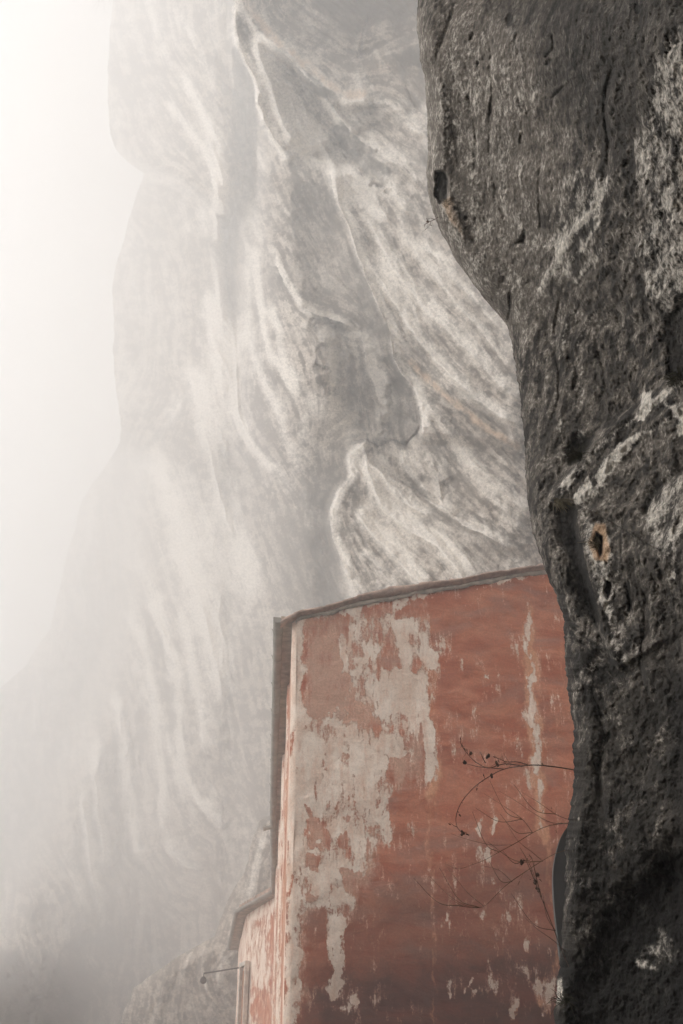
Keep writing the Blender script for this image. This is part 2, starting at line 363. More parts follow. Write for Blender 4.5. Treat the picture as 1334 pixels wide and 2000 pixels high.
r([(340, -30), (350, 30), (385, 100), (405, 140), (440, 210)], 12, 6, 26, pale=.3, pw=9)
r([(400, -30), (410, 60), (440, 130), (465, 230), (470, 300)], -16, 14, 20, dark=.2)
# overhang lip of the upper left mass
r([(282, 338), (320, 350), (360, 362), (400, 390), (425, 430), (440, 480)], 34, 50, 8, dark=.1, ends=.08, pale=.3, pw=8, po=-6)
r([(350, 380), (360, 430), (365, 480)], 10, 6, 20, pale=.4, pw=7)
r([(385, 400), (410, 470), (425, 540), (435, 600)], 14, 8, 26, pale=.5, pw=12)
r([(400, 560), (415, 640), (430, 700), (440, 780)], 12, 10, 26, pale=.7, pw=14)
r([(360, 700), (385, 760), (400, 840), (420, 920), (440, 1000), (470, 1080), (490, 1140), (510, 1180)], 22, 16, 30, pale=.7, pw=16)
r([(300, 860), (310, 930), (340, 1010), (365, 1100), (400, 1200), (425, 1300), (440, 1380)], 20, 14, 40, pale=.6, pw=20)
r([(360, 760), (330, 820), (300, 880), (320, 960)], 10, 10, 26, pale=.5, pw=14)
r([(440, 900), (455, 960), (470, 1030), (500, 1100), (520, 1150)], 10, 8, 24, pale=.35, pw=9)
FF.blob([(420, 560), (470, 620), (470, 800), (440, 900), (380, 850), (390, 700)], pale=.4, soft=30, rag=20)
FF.blob([(330, 900), (450, 1000), (500, 1180), (470, 1300), (420, 1400), (380, 1250), (340, 1100)], pale=.4, soft=34, rag=24)
FF.blob([(460, 1200), (530, 1220), (530, 1400), (500, 1560), (420, 1480), (430, 1350)], dark=.25, soft=34, rag=14)
FF.blob([(440, 1200), (470, 1230), (520, 1250), (470, 1290)], dark=.2, soft=14, rag=10)
# long hanging ribs low on the left
for pts, a, pl in (([(262, 1200), (285, 1300), (310, 1400), (330, 1470), (345, 1520), (355, 1590)], 18, .5),
                   ([(270, 1150), (330, 1260), (345, 1350), (350, 1480), (365, 1530), (395, 1580), (430, 1615)], 22, .7),
                   ([(350, 1180), (370, 1300), (390, 1400), (400, 1480)], 16, .6),
                   ([(285, 1370), (305, 1440), (315, 1520), (312, 1580), (325, 1650), (350, 1690)], 20, .6),
                   ([(215, 1340), (235, 1420), (245, 1500), (255, 1580), (262, 1660), (280, 1700)], 20, .65),
                   ([(190, 1420), (182, 1480), (190, 1560), (200, 1640), (205, 1700)], 16, .5),
                   ([(160, 1530), (165, 1600), (180, 1700), (195, 1770), (190, 1830)], 18, .5),
                   ([(105, 1640), (150, 1720), (170, 1800), (175, 1870)], 12, .35),
                   ([(60, 1800), (85, 1880), (110, 1940), (160, 1990)], 16, .35),
                   ([(75, 1880), (120, 1930), (180, 1960)], 10, .3),
                   ([(250, 1180), (255, 1260), (275, 1330), (300, 1400)], 14, .4),
                   ([(300, 1150), (320, 1250), (330, 1350)], 12, .4),
                   ([(395, 1560), (420, 1600), (440, 1620)], 10, .4),
                   ([(340, 1660), (355, 1690), (400, 1700)], 8, .3)):
    r(pts, a, 7, 30, pale=pl * 1.3, pw=9, rag=4)
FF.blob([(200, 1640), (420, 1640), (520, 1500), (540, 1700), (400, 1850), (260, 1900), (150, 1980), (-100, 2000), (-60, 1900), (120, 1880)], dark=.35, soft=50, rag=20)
LA = FF.lic(1, 3, 14); LB = FF.lic(2, 8, 10); LC = FF.lic(5, 1, 12)
# broad distance of the rock face: further off towards the left, folded in big steps
X, Y = FF.X, FF.Y
C_poly = [(458, -200), (455, 40), (463, 92), (499, 165), (500, 200), (512, 235), (530, 270), (548, 300), (560, 326), (600, 330), (641, 322), (652, 370), (657, 395), (680, 440),
          (700, 500), (716, 545), (740, 600), (762, 650), (768, 695), (785, 730), (805, 755), (820, 790), (824, 825), (812, 850), (792, 872), (765, 860), (738, 874), (715, 858), (700, 866), (679, 890), (683, 925),
          (660, 960), (644, 1000), (650, 1050), (668, 1100), (684, 1140), (700, 1200), (720, 2200), (1400, 2200), (1400, -200)]
nz = (fbm(X / 20, Y / 20, 3, 44) - .5) * 6
sdC = poly_sd(X, Y, C_poly) + nz; sw = 3 + 60 * np.exp(-((X - 610) / 60) ** 2 - ((Y - 345) / 45) ** 2); mC = sstep(-sw, sw, sdC)
H_far = 178 - 52 * sstep(210, 450, X) - 58 * sstep(440, 600, X) - 12 * sstep(580, 660, X) * sstep(900, 700, Y) + 14 * sstep(820, 1000, Y) + 8 * sstep(900, 2000, Y) * (1 - sstep(200, 500, X))
# the overhanging upper left mass stands out in front of what is below it
up = poly_sd(X, Y, [(100, -300), (100, 262), (232, 300), (280, 338), (330, 350), (400, 392), (440, 430), (470, 380), (480, 200), (470, -300)])
H_far = H_far - 30 * sstep(-8, 26, up + nz) - 5 * sstep(0, 250, 340 - Y) * sstep(-8, 26, up)
left2 = poly_sd(X, Y, [(-300, 800), (236, 862), (300, 900), (280, 1100), (230, 1300), (150, 1500), (60, 1700), (-100, 2100), (-400, 2100)])
H_far = H_far + 85 * sstep(-40, 50, left2)
H_mid = 47 - 13 * sstep(560, 1040, X) - 3 * sstep(340, -60, Y)
groove = sstep(440, 470, X) * sstep(-100, 300, 900 - Y)
H = H_far - 20 * groove * sstep(440, 560, X) ; H = H - 10 * sstep(560, 720, Y) * sstep(500, 620, X)
H = H * (1 - mC) + H_mid * mC
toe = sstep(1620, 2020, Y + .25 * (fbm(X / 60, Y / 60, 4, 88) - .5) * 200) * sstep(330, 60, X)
H = H * (1 - .78 * toe); FF.dark += toe * 1.1; FF.pale -= toe * .5  # shade painted into the cliff foot, drawn nearer to dim the lower left
mM = sstep(-45, 35, poly_sd(X, Y, [(552, 290), (670, 290), (725, 520), (775, 690), (840, 800), (840, 880), (740, 890), (690, 860), (660, 760), (620, 640), (560, 520), (540, 400)]) + nz * 3) * (1 - mC)
H = H * (1 - mM) + (H_mid + 3) * mM
FF.H = H; px = H / F
FF.H = H - px * (FF.rel * 2.8) - px * ((fbm(X / 90, Y / 120, 4, 31) - .5) * 70) - px * (LB * 1.2 + LA * .25) - px * ((fbm(X / 15, Y / 20, 5, 71, .58) - .5) * 11)
wq = (fbm(X / 120, Y / 120, 3, 101) - .5) * 90
PHI = X - .85 * Y + wq; aniD = 1 - np.abs(2 * fbm(PHI / 34, Y / 120, 5, 102, .55) - 1) ; aniV = 1 - np.abs(2 * fbm((X - .25 * Y + wq) / 30, Y / 170, 5, 103, .55) - 1)
mD = sstep(430, 620, X); ani = aniD * mD + aniV * (1 - mD); FF.H = FF.H - px * (ani - .5) * 26
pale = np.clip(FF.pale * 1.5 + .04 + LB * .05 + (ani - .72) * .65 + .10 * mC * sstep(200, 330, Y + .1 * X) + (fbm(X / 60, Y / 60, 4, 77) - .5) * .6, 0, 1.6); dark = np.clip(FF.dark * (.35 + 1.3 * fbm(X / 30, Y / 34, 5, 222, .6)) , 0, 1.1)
streak = np.clip(.5 + LA * .15 + LC * .13, 0, 1)

ys = rows_cols(-60, 2060, -300, 2100, 1.7, 14); us = np.linspace(0, 1, 760)
XB = interp_line(SKYLINE, ys) + (fbm(ys / 22, ys * 0, 4, 12) - .5) * 7
gx = XB[:, None] + (1180 - XB[:, None]) * us[None, :]; ex = np.arange(1186, 2000, 7.)       # the face goes on behind the near rock
gx = np.hstack([gx, np.repeat(ex[None, :], len(ys), 0)]); gy = np.repeat(ys[:, None], gx.shape[1], 1); gs = 1180 - np.abs(gx - 1180)
gh = FF.sample(FF.H, gs, gy) - 9 * sstep(1180, 1900, gx) + 11 * (1 - np.sqrt(np.clip(1 - (1 - np.clip((gx - XB[:, None]) / 46, 0, 1)) ** 2, 0, 1)))
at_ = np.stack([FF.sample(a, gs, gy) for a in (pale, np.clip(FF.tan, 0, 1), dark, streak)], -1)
# the hidden side of the skyline edge: the rock goes on round the corner
k = 14; bx = XB[:, None] + 9.0 * np.arange(k, 0, -1)[None, :]; bh = gh[:, :1] + 6.0 * np.arange(k, 0, -1)[None, :]
gx = np.hstack([bx, gx]); gy = np.hstack([np.repeat(ys[:, None], k, 1), gy]); gh = np.hstack([bh, gh]); at_ = np.concatenate([np.repeat(at_[:, :1], k, 1), at_], 1)
uv_ = np.stack([gx * .028 + 0 * gy, gy * .028, 0 * gx + .1 * sstep(0, 900, gx), 1 + 0 * gx], -1); uv_[:, :k, 0] -= np.arange(k, 0, -1)[None, :] * .8
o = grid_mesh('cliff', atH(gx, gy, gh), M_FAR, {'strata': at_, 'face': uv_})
tag(o, 'tall pale limestone cliff with folded ribs fading into white mist', None, None, 'structure')

# ------------------------------------------------------------------ rock outcrop behind the house
OC = [(560, 1560), (528, 1590), (508, 1602), (494, 1640), (478, 1700), (455, 1740), (432, 1790), (418, 1830), (382, 1848), (342, 1872), (305, 1898), (262, 1930), (238, 1985), (228, 2090)]
def oc_angle(X, Y): return R(112) + 0 * X
OF = Field(200, 720, 1540, 2090, 1.6, oc_angle)
r = OF.rib
r([(515, 1610), (500, 1680), (480, 1760), (440, 1860), (420, 1960)], 10, 6, 22, pale=.5, pw=9)
r([(400, 1850), (392, 1880), (405, 1940), (430, 2000), (440, 2060)], 14, 4, 20, pale=.9, pw=4)
r([(470, 1850), (440, 1880), (420, 1900), (460, 1980), (480, 2040)], 8, 5, 16, pale=.4, pw=5)
r([(375, 1850), (362, 1880), (355, 1920)], 8, 4, 14, pale=.7, pw=4)
r([(250, 1940), (238, 1980), (230, 2040)], 8, 4, 14, pale=.6, pw=5)
r([(330, 1900), (310, 1960), (290, 2050)], 8, 6, 20, pale=.3, pw=8)
OF.blob([(260, 1930), (400, 1860), (470, 1900), (480, 2100), (220, 2100)], dark=.3, soft=20, rag=14)
OF.blob([(510, 1600), (525, 1700), (470, 1800), (430, 1850), (460, 1740)], pale=.35, soft=10, rag=10)
LA = OF.lic(11, 2, 12); LB = OF.lic(12, 6, 8)
ys = np.arange(1562, 2088, 1.6); XB = interp_line(sorted(OC, key=lambda q: q[1]), ys) + (fbm(ys / 12, ys * 0, 3, 5) - .5) * 5
us = np.linspace(0, 1, 240); gx = XB[:, None] + (720 - XB[:, None]) * us[None, :]; gy = np.repeat(ys[:, None], len(us), 1)
s_ = gx - XB[:, None]
gh = 72 - 5 * sstep(1600, 2000, gy) + 5 * (1 - np.sqrt(np.clip(1 - (1 - np.clip(s_ / 50, 0, 1)) ** 2, 0, 1)))
gh = gh - (56 / F) * (OF.sample(OF.rel + LA * .2 + LB * 1.2, gx, gy) + (fbm(gx / 40, gy / 50, 4, 3) - .5) * 40)
at_ = np.stack([OF.sample(a, gx, gy) for a in (np.clip(OF.pale * .7 - .1 + LB * .08, 0, 1.5), OF.tan, np.clip(OF.dark, 0, 1), np.clip(.5 + LA * .15, 0, 1))], -1)
k = 10; gx = np.hstack([XB[:, None] + 7. * np.arange(k, 0, -1)[None, :], gx]); gy = np.hstack([np.repeat(ys[:, None], k, 1), gy])
gh = np.hstack([gh[:, :1] + 2.0 * np.arange(k, 0, -1)[None, :], gh]); at_ = np.concatenate([np.repeat(at_[:, :1], k, 1), at_], 1)
uv_ = np.stack([gx * .03, gy * .03, 7 + 0 * gx, 1 + 0 * gx], -1); uv_[:, :k, 0] -= np.arange(k, 0, -1)[None, :] * .6
o = grid_mesh('rock_outcrop', atH(gx, gy, gh), M_FAR, {'strata': at_, 'face': uv_})
tag(o, 'pale rock outcrop rising behind the low end of the red house', None, None, 'structure')

# ------------------------------------------------------------------ the dark rock wall close on the right
EDGE = [(810, -700), (815, -60), (817, 0), (814, 50), (820, 110), (831, 170), (835, 230), (836, 300), (834, 345), (838, 385), (848, 420), (862, 455), (886, 500), (915, 540), (945, 582),
        (972, 612), (990, 637), (997, 665), (1006, 710), (1013, 760), (1019, 810), (1025, 870), (1027, 930), (1032, 985), (1040, 1040), (1052, 1078), (1064, 1112), (1080, 1150),
        (1096, 1190), (1101, 1230), (1104, 1280), (1107, 1330), (1114, 1380), (1120, 1420), (1122, 1480), (1121, 1530), (1114, 1580), (1106, 1610), (1103, 1660), (1105, 1720), (1101, 1780),
        (1097, 1830), (1095, 1870), (1088, 1940), (1082, 2000), (1078, 2080)]
def near_angle(X, Y):
    a = R(92) + 0 * X; m = sstep(960, 1200, X) * sstep(250, 420, Y) * (1 - sstep(980, 1100, Y)); return a + R(32) * m
NF = Field(780, 1420, -90, 2110, 1.5, near_angle)
r = NF.rib; B = NF.blob
r([(1334, 735), (1290, 765), (1250, 800), (1210, 828), (1170, 862), (1140, 900), (1110, 935), (1085, 965), (1080, 985)], 52, 10, 170, pale=.55, pw=8, po=8, dark=.3, dw=30, ends=.03)
r([(1334, 790), (1290, 820), (1240, 850), (1200, 890), (1168, 940), (1130, 975), (1118, 1000)], 9, 9, 30, pale=.5, pw=9, po=6)
B([(1252, 770), (1270, 762), (1275, 790), (1258, 820), (1246, 822), (1250, 800)], pale=1.0, soft=3, rag=4, sc=10)
B([(1240, 845), (1248, 850), (1222, 885), (1190, 920), (1172, 945), (1160, 930), (1180, 895), (1210, 865)], pale=1.0, soft=4, rag=6, sc=12)
B([(1150, 925), (1156, 950), (1140, 980), (1125, 985), (1122, 965), (1140, 940)], pale=1.0, soft=4, rag=4, sc=12)
B([(1125, 910), (1118, 945), (1086, 957), (1100, 940)], pale=1.0, soft=4, rag=3, sc=12)
B([(1300, 790), (1345, 790), (1345, 850), (1318, 855), (1322, 815)], pale=.8, soft=6, rag=8, sc=14)
B([(1272, 780), (1300, 760), (1312, 762), (1290, 785), (1270, 798)], pale=.6, soft=4, rag=5, sc=12)
r([(1400, 880), (1334, 918), (1310, 938), (1285, 955), (1270, 985), (1262, 1010)], -26, 16, 12, dark=.8, dw=14, ends=.04)
B([(1268, 985), (1334, 925), (1345, 1100), (1300, 1100), (1270, 1060)], pale=.38, rel=8, soft=12, rag=14)
B([(1290, 640), (1345, 560), (1345, 740), (1310, 745), (1300, 700)], rel=-22, dark=.85, soft=10, rag=10)
B([(1120, 720), (1126, 735), (1116, 760), (1104, 755), (1104, 742)], rel=9, pale=.25, soft=4, rag=3)
B([(1124, 722), (1130, 735), (1120, 762), (1124, 740)], rel=-5, dark=.5, soft=3, rag=2)
B([(1094, 815), (1099, 830), (1094, 843), (1085, 838)], pale=.9, soft=3, rag=3, sc=8)
B([(1128, 835), (1140, 845), (1140, 862), (1122, 862)], pale=.6, tan=.4, soft=4, rag=4, sc=9)
B([(1106, 880), (1125, 850), (1155, 855), (1150, 875), (1132, 905), (1115, 905)], rel=-26, dark=.8, soft=9, rag=5)
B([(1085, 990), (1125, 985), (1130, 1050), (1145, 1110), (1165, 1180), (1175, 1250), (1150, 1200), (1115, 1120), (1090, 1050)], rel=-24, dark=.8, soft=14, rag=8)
# the buttress below the ledge with its tan, holed face
r([(1128, 985), (1132, 1040), (1145, 1100), (1160, 1160), (1175, 1210), (1188, 1260), (1215, 1310)], 44, 7, 90, pale=.3, pw=10, po=14, dark=.5, dw=24, ends=.04)
B([(1150, 1020), (1180, 1015), (1192, 1060), (1195, 1120), (1200, 1190), (1190, 1210), (1175, 1190), (1160, 1130), (1148, 1070)], pale=.7, soft=8, rag=6)
B([(1160, 1020), (1184, 1020), (1192, 1070), (1188, 1100), (1160, 1095), (1150, 1060)], tan=.85, soft=7, rag=5)
B([(1165, 1041), (1177, 1048), (1178, 1072), (1172, 1090), (1166, 1072), (1160, 1055)], rel=-55, dark=1.2, soft=3, rag=2, sc=8)
B([(1184, 1134), (1194, 1137), (1193, 1160), (1188, 1171), (1180, 1155)], rel=-35, dark=1.0, soft=3, rag=3, sc=8)
B([(1181, 1095), (1188, 1100), (1184, 1106)], rel=-8, dark=.8, soft=2, rag=1)
r([(1222, 1130), (1226, 1150), (1230, 1180), (1233, 1205)], -18, 4, 5, dark=1.2, dw=8, ends=.2)
B([(1224, 1130), (1230, 1135), (1234, 1170), (1236, 1205), (1228, 1170)], dark=1.1, soft=3, rag=2)
B([(1282, 1096), (1289, 1108), (1280, 1112)], rel=-12, dark=1, soft=2, rag=2)
B([(1312, 1115), (1320, 1120), (1318, 1131), (1311, 1127)], pale=1.2, soft=2, rag=1)
r([(1205, 1220), (1240, 1270), (1260, 1310), (1300, 1350), (1345, 1400)], 14, 9, 40, pale=.3, pw=10, dark=.3)
r([(1190, 1320), (1195, 1370), (1210, 1420), (1240, 1450), (1275, 1470), (1310, 1520)], 12, 8, 40, pale=.1, pw=6, dark=.3)
r([(1140, 1560), (1135, 1620), (1125, 1680), (1120, 1740), (1110, 1820)], 18, 12, 44, pale=.25, pw=10, po=8)
r([(1150, 1250), (1150, 1330), (1160, 1420), (1160, 1500)], 12, 14, 34)
r([(1105, 1250), (1125, 1254), (1150, 1262)], -7, 5, 5, dark=.3, ends=.2)
r([(1250, 1560), (1240, 1600), (1250, 1680), (1245, 1740)], 10, 8, 30, pale=.12)
r([(1190, 1440), (1200, 1490), (1190, 1560), (1180, 1640)], 10, 8, 30)
B([(1120, 1630), (1142, 1632), (1135, 1655), (1118, 1650)], pale=.45, soft=6, rag=5)
# black hollow bottom right: deep shade painted into the rock colour
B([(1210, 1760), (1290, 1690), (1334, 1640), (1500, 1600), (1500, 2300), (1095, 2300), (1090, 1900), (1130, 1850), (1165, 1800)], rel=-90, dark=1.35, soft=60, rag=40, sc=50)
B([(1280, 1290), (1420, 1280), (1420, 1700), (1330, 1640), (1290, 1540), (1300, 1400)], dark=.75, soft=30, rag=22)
B([(1268, 1850), (1290, 1815), (1312, 1830), (1318, 1860), (1290, 1885), (1262, 1880)], pale=.5, dark=-.75, tan=.3, soft=26, rag=34, sc=18)
B([(1240, 1880), (1258, 1860), (1270, 1880), (1280, 1893), (1255, 1892)], pale=.6, dark=-.9, soft=9, rag=9, sc=10)
B([(1180, 1850), (1240, 1830), (1330, 1780), (1334, 1960), (1240, 1950)], pale=.12, dark=-.3, soft=40, rag=50, sc=20)
B([(1236, 1765), (1280, 1770), (1270, 1800), (1240, 1790)], pale=.4, dark=-.5, soft=8, rag=8)
B([(1085, 1920), (1095, 1910), (1098, 1950), (1088, 1960)], pale=1.2, dark=-1.2, soft=4, rag=4)
# upper part: dark smooth overhang, pale pitted band on the far right
B([(930, -90), (1420, -90), (1420, 60), (1280, 90), (1270, 250), (1200, 330), (1100, 260), (1000, 150), (930, 60)], dark=.62, soft=60, rag=40, sc=80)
B([(1290, 80), (1345, 60), (1345, 700), (1300, 640), (1245, 560), (1255, 420), (1245, 300), (1270, 180)], pale=.55, soft=20, rag=26)
B([(1310, 250), (1420, 100), (1420, 700), (1330, 640)], tan=.35, soft=16, rag=18)
B([(1100, 350), (1130, 330), (1190, 350), (1180, 420), (1120, 470), (1080, 520), (1085, 430)], pale=.4, soft=16, rag=22, sc=20)
for pts, a, pl in (([(1190, 330), (1160, 400), (1120, 450), (1075, 530), (1040, 590)], 9, .5), ([(1170, 420), (1150, 460), (1120, 500), (1100, 540)], 6, .6),
                   ([(1230, 400), (1200, 450), (1160, 500), (1110, 560)], 6, .5), ([(1334, 470), (1290, 520), (1240, 600), (1200, 660)], 8, .4),
                   ([(1300, 420), (1250, 480), (1200, 560), (1150, 620), (1110, 700)], 8, .35), ([(1120, 600), (1095, 660), (1090, 720)], 8, .2)):
    r(pts, a, 7, 24, pale=pl, pw=6)
r([(900, -60), (885, 30), (860, 90), (843, 150)], -9, 9, 7, dark=.3)
r([(855, 110), (862, 200), (868, 300), (872, 420), (905, 520), (960, 600)], 10, 14, 30, pale=.12, pw=14, tan=.2)
B([(852, 335), (870, 332), (876, 350), (874, 392), (860, 397), (850, 385)], rel=-42, dark=.95, soft=4, rag=3, sc=10)
B([(862, 398), (880, 375), (888, 400), (905, 440), (908, 470), (890, 450), (868, 415)], rel=6, tan=.5, pale=.3, soft=5, rag=6, sc=10)
B([(1010, 475), (1024, 448), (1029, 462), (1024, 476)], rel=-20, dark=.8, soft=3, rag=2)
r([(996, 570), (997, 600), (993, 634)], -12, 3, 4, dark=.8, dw=5, ends=.1)
r([(1078, 62), (1080, 90), (1068, 108), (1058, 112)], -8, 3, 4, dark=.5, dw=6, ends=.15)
r([(1052, 108), (1060, 85), (1070, 62)], 5, 4, 8, pale=.2, pw=4)
for pts in ([(1040, 210), (1025, 225)], [(1105, 165), (1085, 185), (1075, 195)], [(1020, 258), (1016, 285)], [(1010, 505), (1000, 520)], [(985, 535), (982, 555)], [(1300, 320), (1295, 345)], [(1270, 340), (1262, 375)]):
    r(pts, -7, 3, 4, dark=.5, dw=5, ends=.2)
B([(1014, 255), (1019, 255), (1018, 264)], pale=1.3, soft=1.5, rag=.5)
rng = np.random.RandomState(4)
for i in range(120):                                   # small scars, holes and knobs
    cx = rng.uniform(850, 1340); cyy = rng.uniform(-20, 1900); a = rng.uniform(2, 7); b_ = a * rng.uniform(1, 2.6)
    if cx < interp_line(EDGE, cyy) + 15: continue
    th = R(rng.uniform(60, 130)); pts = [(cx + a * math.cos(q) * math.cos(th + 1.57) + b_ * math.sin(q) * math.cos(th), cyy + a * math.cos(q) * math.sin(th + 1.57) + b_ * math.sin(q) * math.sin(th)) for q in np.linspace(0, 5.6, 8)]
    kk = rng.rand()
    if kk < .5: B(pts, rel=-rng.uniform(4, 12), dark=rng.uniform(.1, .6), soft=3, rag=3, sc=7)
    elif kk < .8: B(pts, rel=rng.uniform(3, 8), soft=4, rag=3, sc=7)
    else: B([(cx + (q[0] - cx) * .4, cyy + (q[1] - cyy) * .4) for q in pts], pale=rng.uniform(.5, 1.2), soft=1.5, rag=1)
for pts, a, wd in (([(950, 40), (962, 160), (955, 280), (968, 380), (1000, 470)], -7, 4), ([(1210, 90), (1180, 200), (1190, 300), (1165, 390)], -10, 5), ([(1100, 560), (1085, 640), (1092, 760), (1075, 850)], -8, 4),
                   ([(1160, 640), (1180, 740), (1168, 820)], -8, 4), ([(1250, 1120), (1262, 1200), (1250, 1290), (1275, 1400)], -12, 5), ([(1150, 1330), (1180, 1430), (1170, 1540), (1195, 1640)], -12, 6),
                   ([(1130, 1270), (1200, 1290), (1250, 1330)], -8, 4), ([(1300, 1010), (1290, 1110), (1310, 1200)], -8, 4), ([(905, 150), (930, 260), (925, 360)], -5, 3), ([(1060, 300), (1052, 400), (1060, 470)], -5, 3)):
    r(pts, a, wd, wd * 1.6, dark=.45, dw=7, ends=.2, rag=5)
    r([(q[0] + 9, q[1] + 2) for q in pts], -a * .7, 3, 22, pale=.08, pw=5, ends=.2, rag=6)
LA = NF.lic(21, 3, 8); LB = NF.lic(22, 9, 6); LC = NF.lic(23, 1, 5)
X, Y = NF.X, NF.Y
knob = fbm(X / 16, Y / 20, 5, 51, .62) - .5
ys = rows_cols(-50, 2050, -640, 2110, 1.6, 16)
XB = interp_line(EDGE, ys) + (fbm(ys / 16, ys * 0, 5, 61, .6) - .5) * 10 * sstep(850, 1200, ys) + (fbm(ys / 30, ys * 0, 6, 63, .6) - .5) * 7 + (fbm(ys / 5, ys * 0 + 3, 3, 64, .6) - .5) * 4 * vnoise(ys / 60, ys * 0, 5)
us = np.r_[np.linspace(0, 1, 400) ** 1.15, 1 + np.linspace(.03, 1.6, 40)]
gx = XB[:, None] + (1400 - XB[:, None]) * us[None, :]; gy = np.repeat(ys[:, None], len(us), 1); sx = np.maximum(gx - interp_line(EDGE, ys)[:, None] + 4, 0)
Hn = 5.4 - .9 * sstep(0, 330, sx) - 1.2 * sstep(200, 600, sx) - .9 * sstep(0, 520, 520 - gy)      # overhangs above
Hn = Hn + .25 * sstep(600, 1000, gy) - .15 * sstep(1000, 1100, gy)
wr = 34 + 40 * sstep(1200, 700, gy) * sstep(300, 700, gy)
Hn = Hn + .42 * (1 - np.sqrt(np.clip(1 - (1 - np.clip((gx - XB[:, None]) / wr, 0, 1)) ** 2, 0, 1)))
rel = NF.rel * 1.3 + knob * 44 * (.16 + .84 * np.maximum(sstep(650, 1000, Y), sstep(1050, 1250, X))) + (fbm(X / 6, Y / 8, 4, 53, .6) - .5) * 10 + LB * .9 + LA * .4 + LC * .2 + (fbm(X / 110, Y / 150, 3, 91) - .5) * 60
Hn = Hn - 4.6 / F * NF.sample(rel, gx, gy)
Hn = Hn * NS
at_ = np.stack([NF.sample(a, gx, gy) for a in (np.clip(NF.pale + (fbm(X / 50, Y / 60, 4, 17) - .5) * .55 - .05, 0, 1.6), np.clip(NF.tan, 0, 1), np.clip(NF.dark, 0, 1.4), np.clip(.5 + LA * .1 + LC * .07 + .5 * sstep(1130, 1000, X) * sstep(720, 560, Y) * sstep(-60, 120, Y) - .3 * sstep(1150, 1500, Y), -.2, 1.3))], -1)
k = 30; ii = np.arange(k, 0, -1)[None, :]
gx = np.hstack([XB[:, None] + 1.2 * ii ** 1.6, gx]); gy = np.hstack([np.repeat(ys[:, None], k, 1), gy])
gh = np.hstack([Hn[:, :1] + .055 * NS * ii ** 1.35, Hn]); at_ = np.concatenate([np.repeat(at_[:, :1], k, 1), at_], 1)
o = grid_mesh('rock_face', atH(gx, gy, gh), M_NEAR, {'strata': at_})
tag(o, 'dark grey rock face close by with a pale streaked ledge and small holes', None, None, 'structure')

# the same rock goes on past the viewer's right shoulder, added unseen to block sky; a bank is added on the left for shade
yy, zz_ = np.meshgrid(np.linspace(-16, 2.3, 110), np.linspace(-1.9, 15, 100))
xx = 2.15 + .35 * (fbm(yy / 2.2, zz_ / 2.4, 5, 201) - .5) * 2 - .16 * np.clip(zz_ - 1, 0, 20) - .25 * np.clip(yy + 2, -20, 0) * .5
z4 = np.zeros(yy.shape + (4,)); z4[..., 0] = (fbm(yy * 1.2, zz_ * 1.2, 4, 7) - .5) * .7; z4[..., 3] = .5
o = grid_mesh('rock_face', np.stack([xx, yy, zz_], -1), M_NEAR, {'strata': z4}); tag(o, 'rough dark rock face added unseen behind the viewer to block sky light', None, None, 'structure')
yy, th = np.meshgrid(np.linspace(-9, 4.6, 90), np.linspace(0, 1, 60)); tp = (3.3 + .9 * (fbm(yy / 2, yy * 0, 4, 205) - .5) * 2) * sstep(5.0, 2.6, yy) * sstep(-9.2, -7, yy)
ang_ = th * math.pi; xx = -4.1 + 1.25 * np.cos(ang_) + .3 * (fbm(yy / 1.5, th * 6, 4, 206) - .5); zz_ = -1.8 + (tp + 1.8) * np.sin(ang_) ** .7
z4 = np.zeros(yy.shape + (4,)); z4[..., 0] = (fbm(yy * 1.2, th * 6, 4, 7) - .5) * .7; z4[..., 3] = .5
o = grid_mesh('added_rock_bank', np.stack([xx, yy, zz_], -1), M_NEAR, {'strata': z4}); tag(o, 'dark rock bank added unseen on the left to cast shade', None, None, 'structure')

# ------------------------------------------------------------------ ground, and a slope added to darken the low mist
m, t, b = mat('stony ground'); tc = node(t, 'ShaderNodeTexCoord').outputs['Object']
n1 = noise(t, tc, .8, 8, .65); t.links.new(mixc(t, mapr(t, n1, .35, .65), (.045, .042, .034), (.11, .10, .085)), b.inputs['Base Color']); setin(b, Roughness=.95)
M_GROUND = m
gx_, gy_ = np.meshgrid(np.linspace(-240, 240, 121), np.linspace(-240, 250, 121))
gz_ = -1.6 - .0 * gx_ - 26 * sstep(-3, -60, gx_) * 1.0 + (fbm(gx_ / 9, gy_ / 9, 4, 5) - .5) * 1.2 * sstep(2, 12, np.hypot(gx_, gy_))
o = grid_mesh('ground', np.stack([gx_, gy_, gz_], -1), M_GROUND, flip=True); tag(o, 'stony ground falling away to the left into the valley', None, None, 'structure')
hx, hy = np.meshgrid(np.linspace(-235, 20, 150), np.linspace(120, 235, 90))
hz = -30 + 62 * sstep(150, 232, hy) * sstep(30, -160, hx) + (fbm(hx / 16, hy / 16, 5, 9) - .5) * 16 + 10 * sstep(150, 230, hy)
M_ADDED_WOOD = plain_mat('added dark woodland', (.035, .04, .028), .95, 0, .5, .3)
o = grid_mesh('added_hillside', np.stack([hx, hy, hz], -1), M_ADDED_WOOD, flip=True); tag(o, 'dark wooded slope added low on the left to darken the mist', None, None, 'structure')

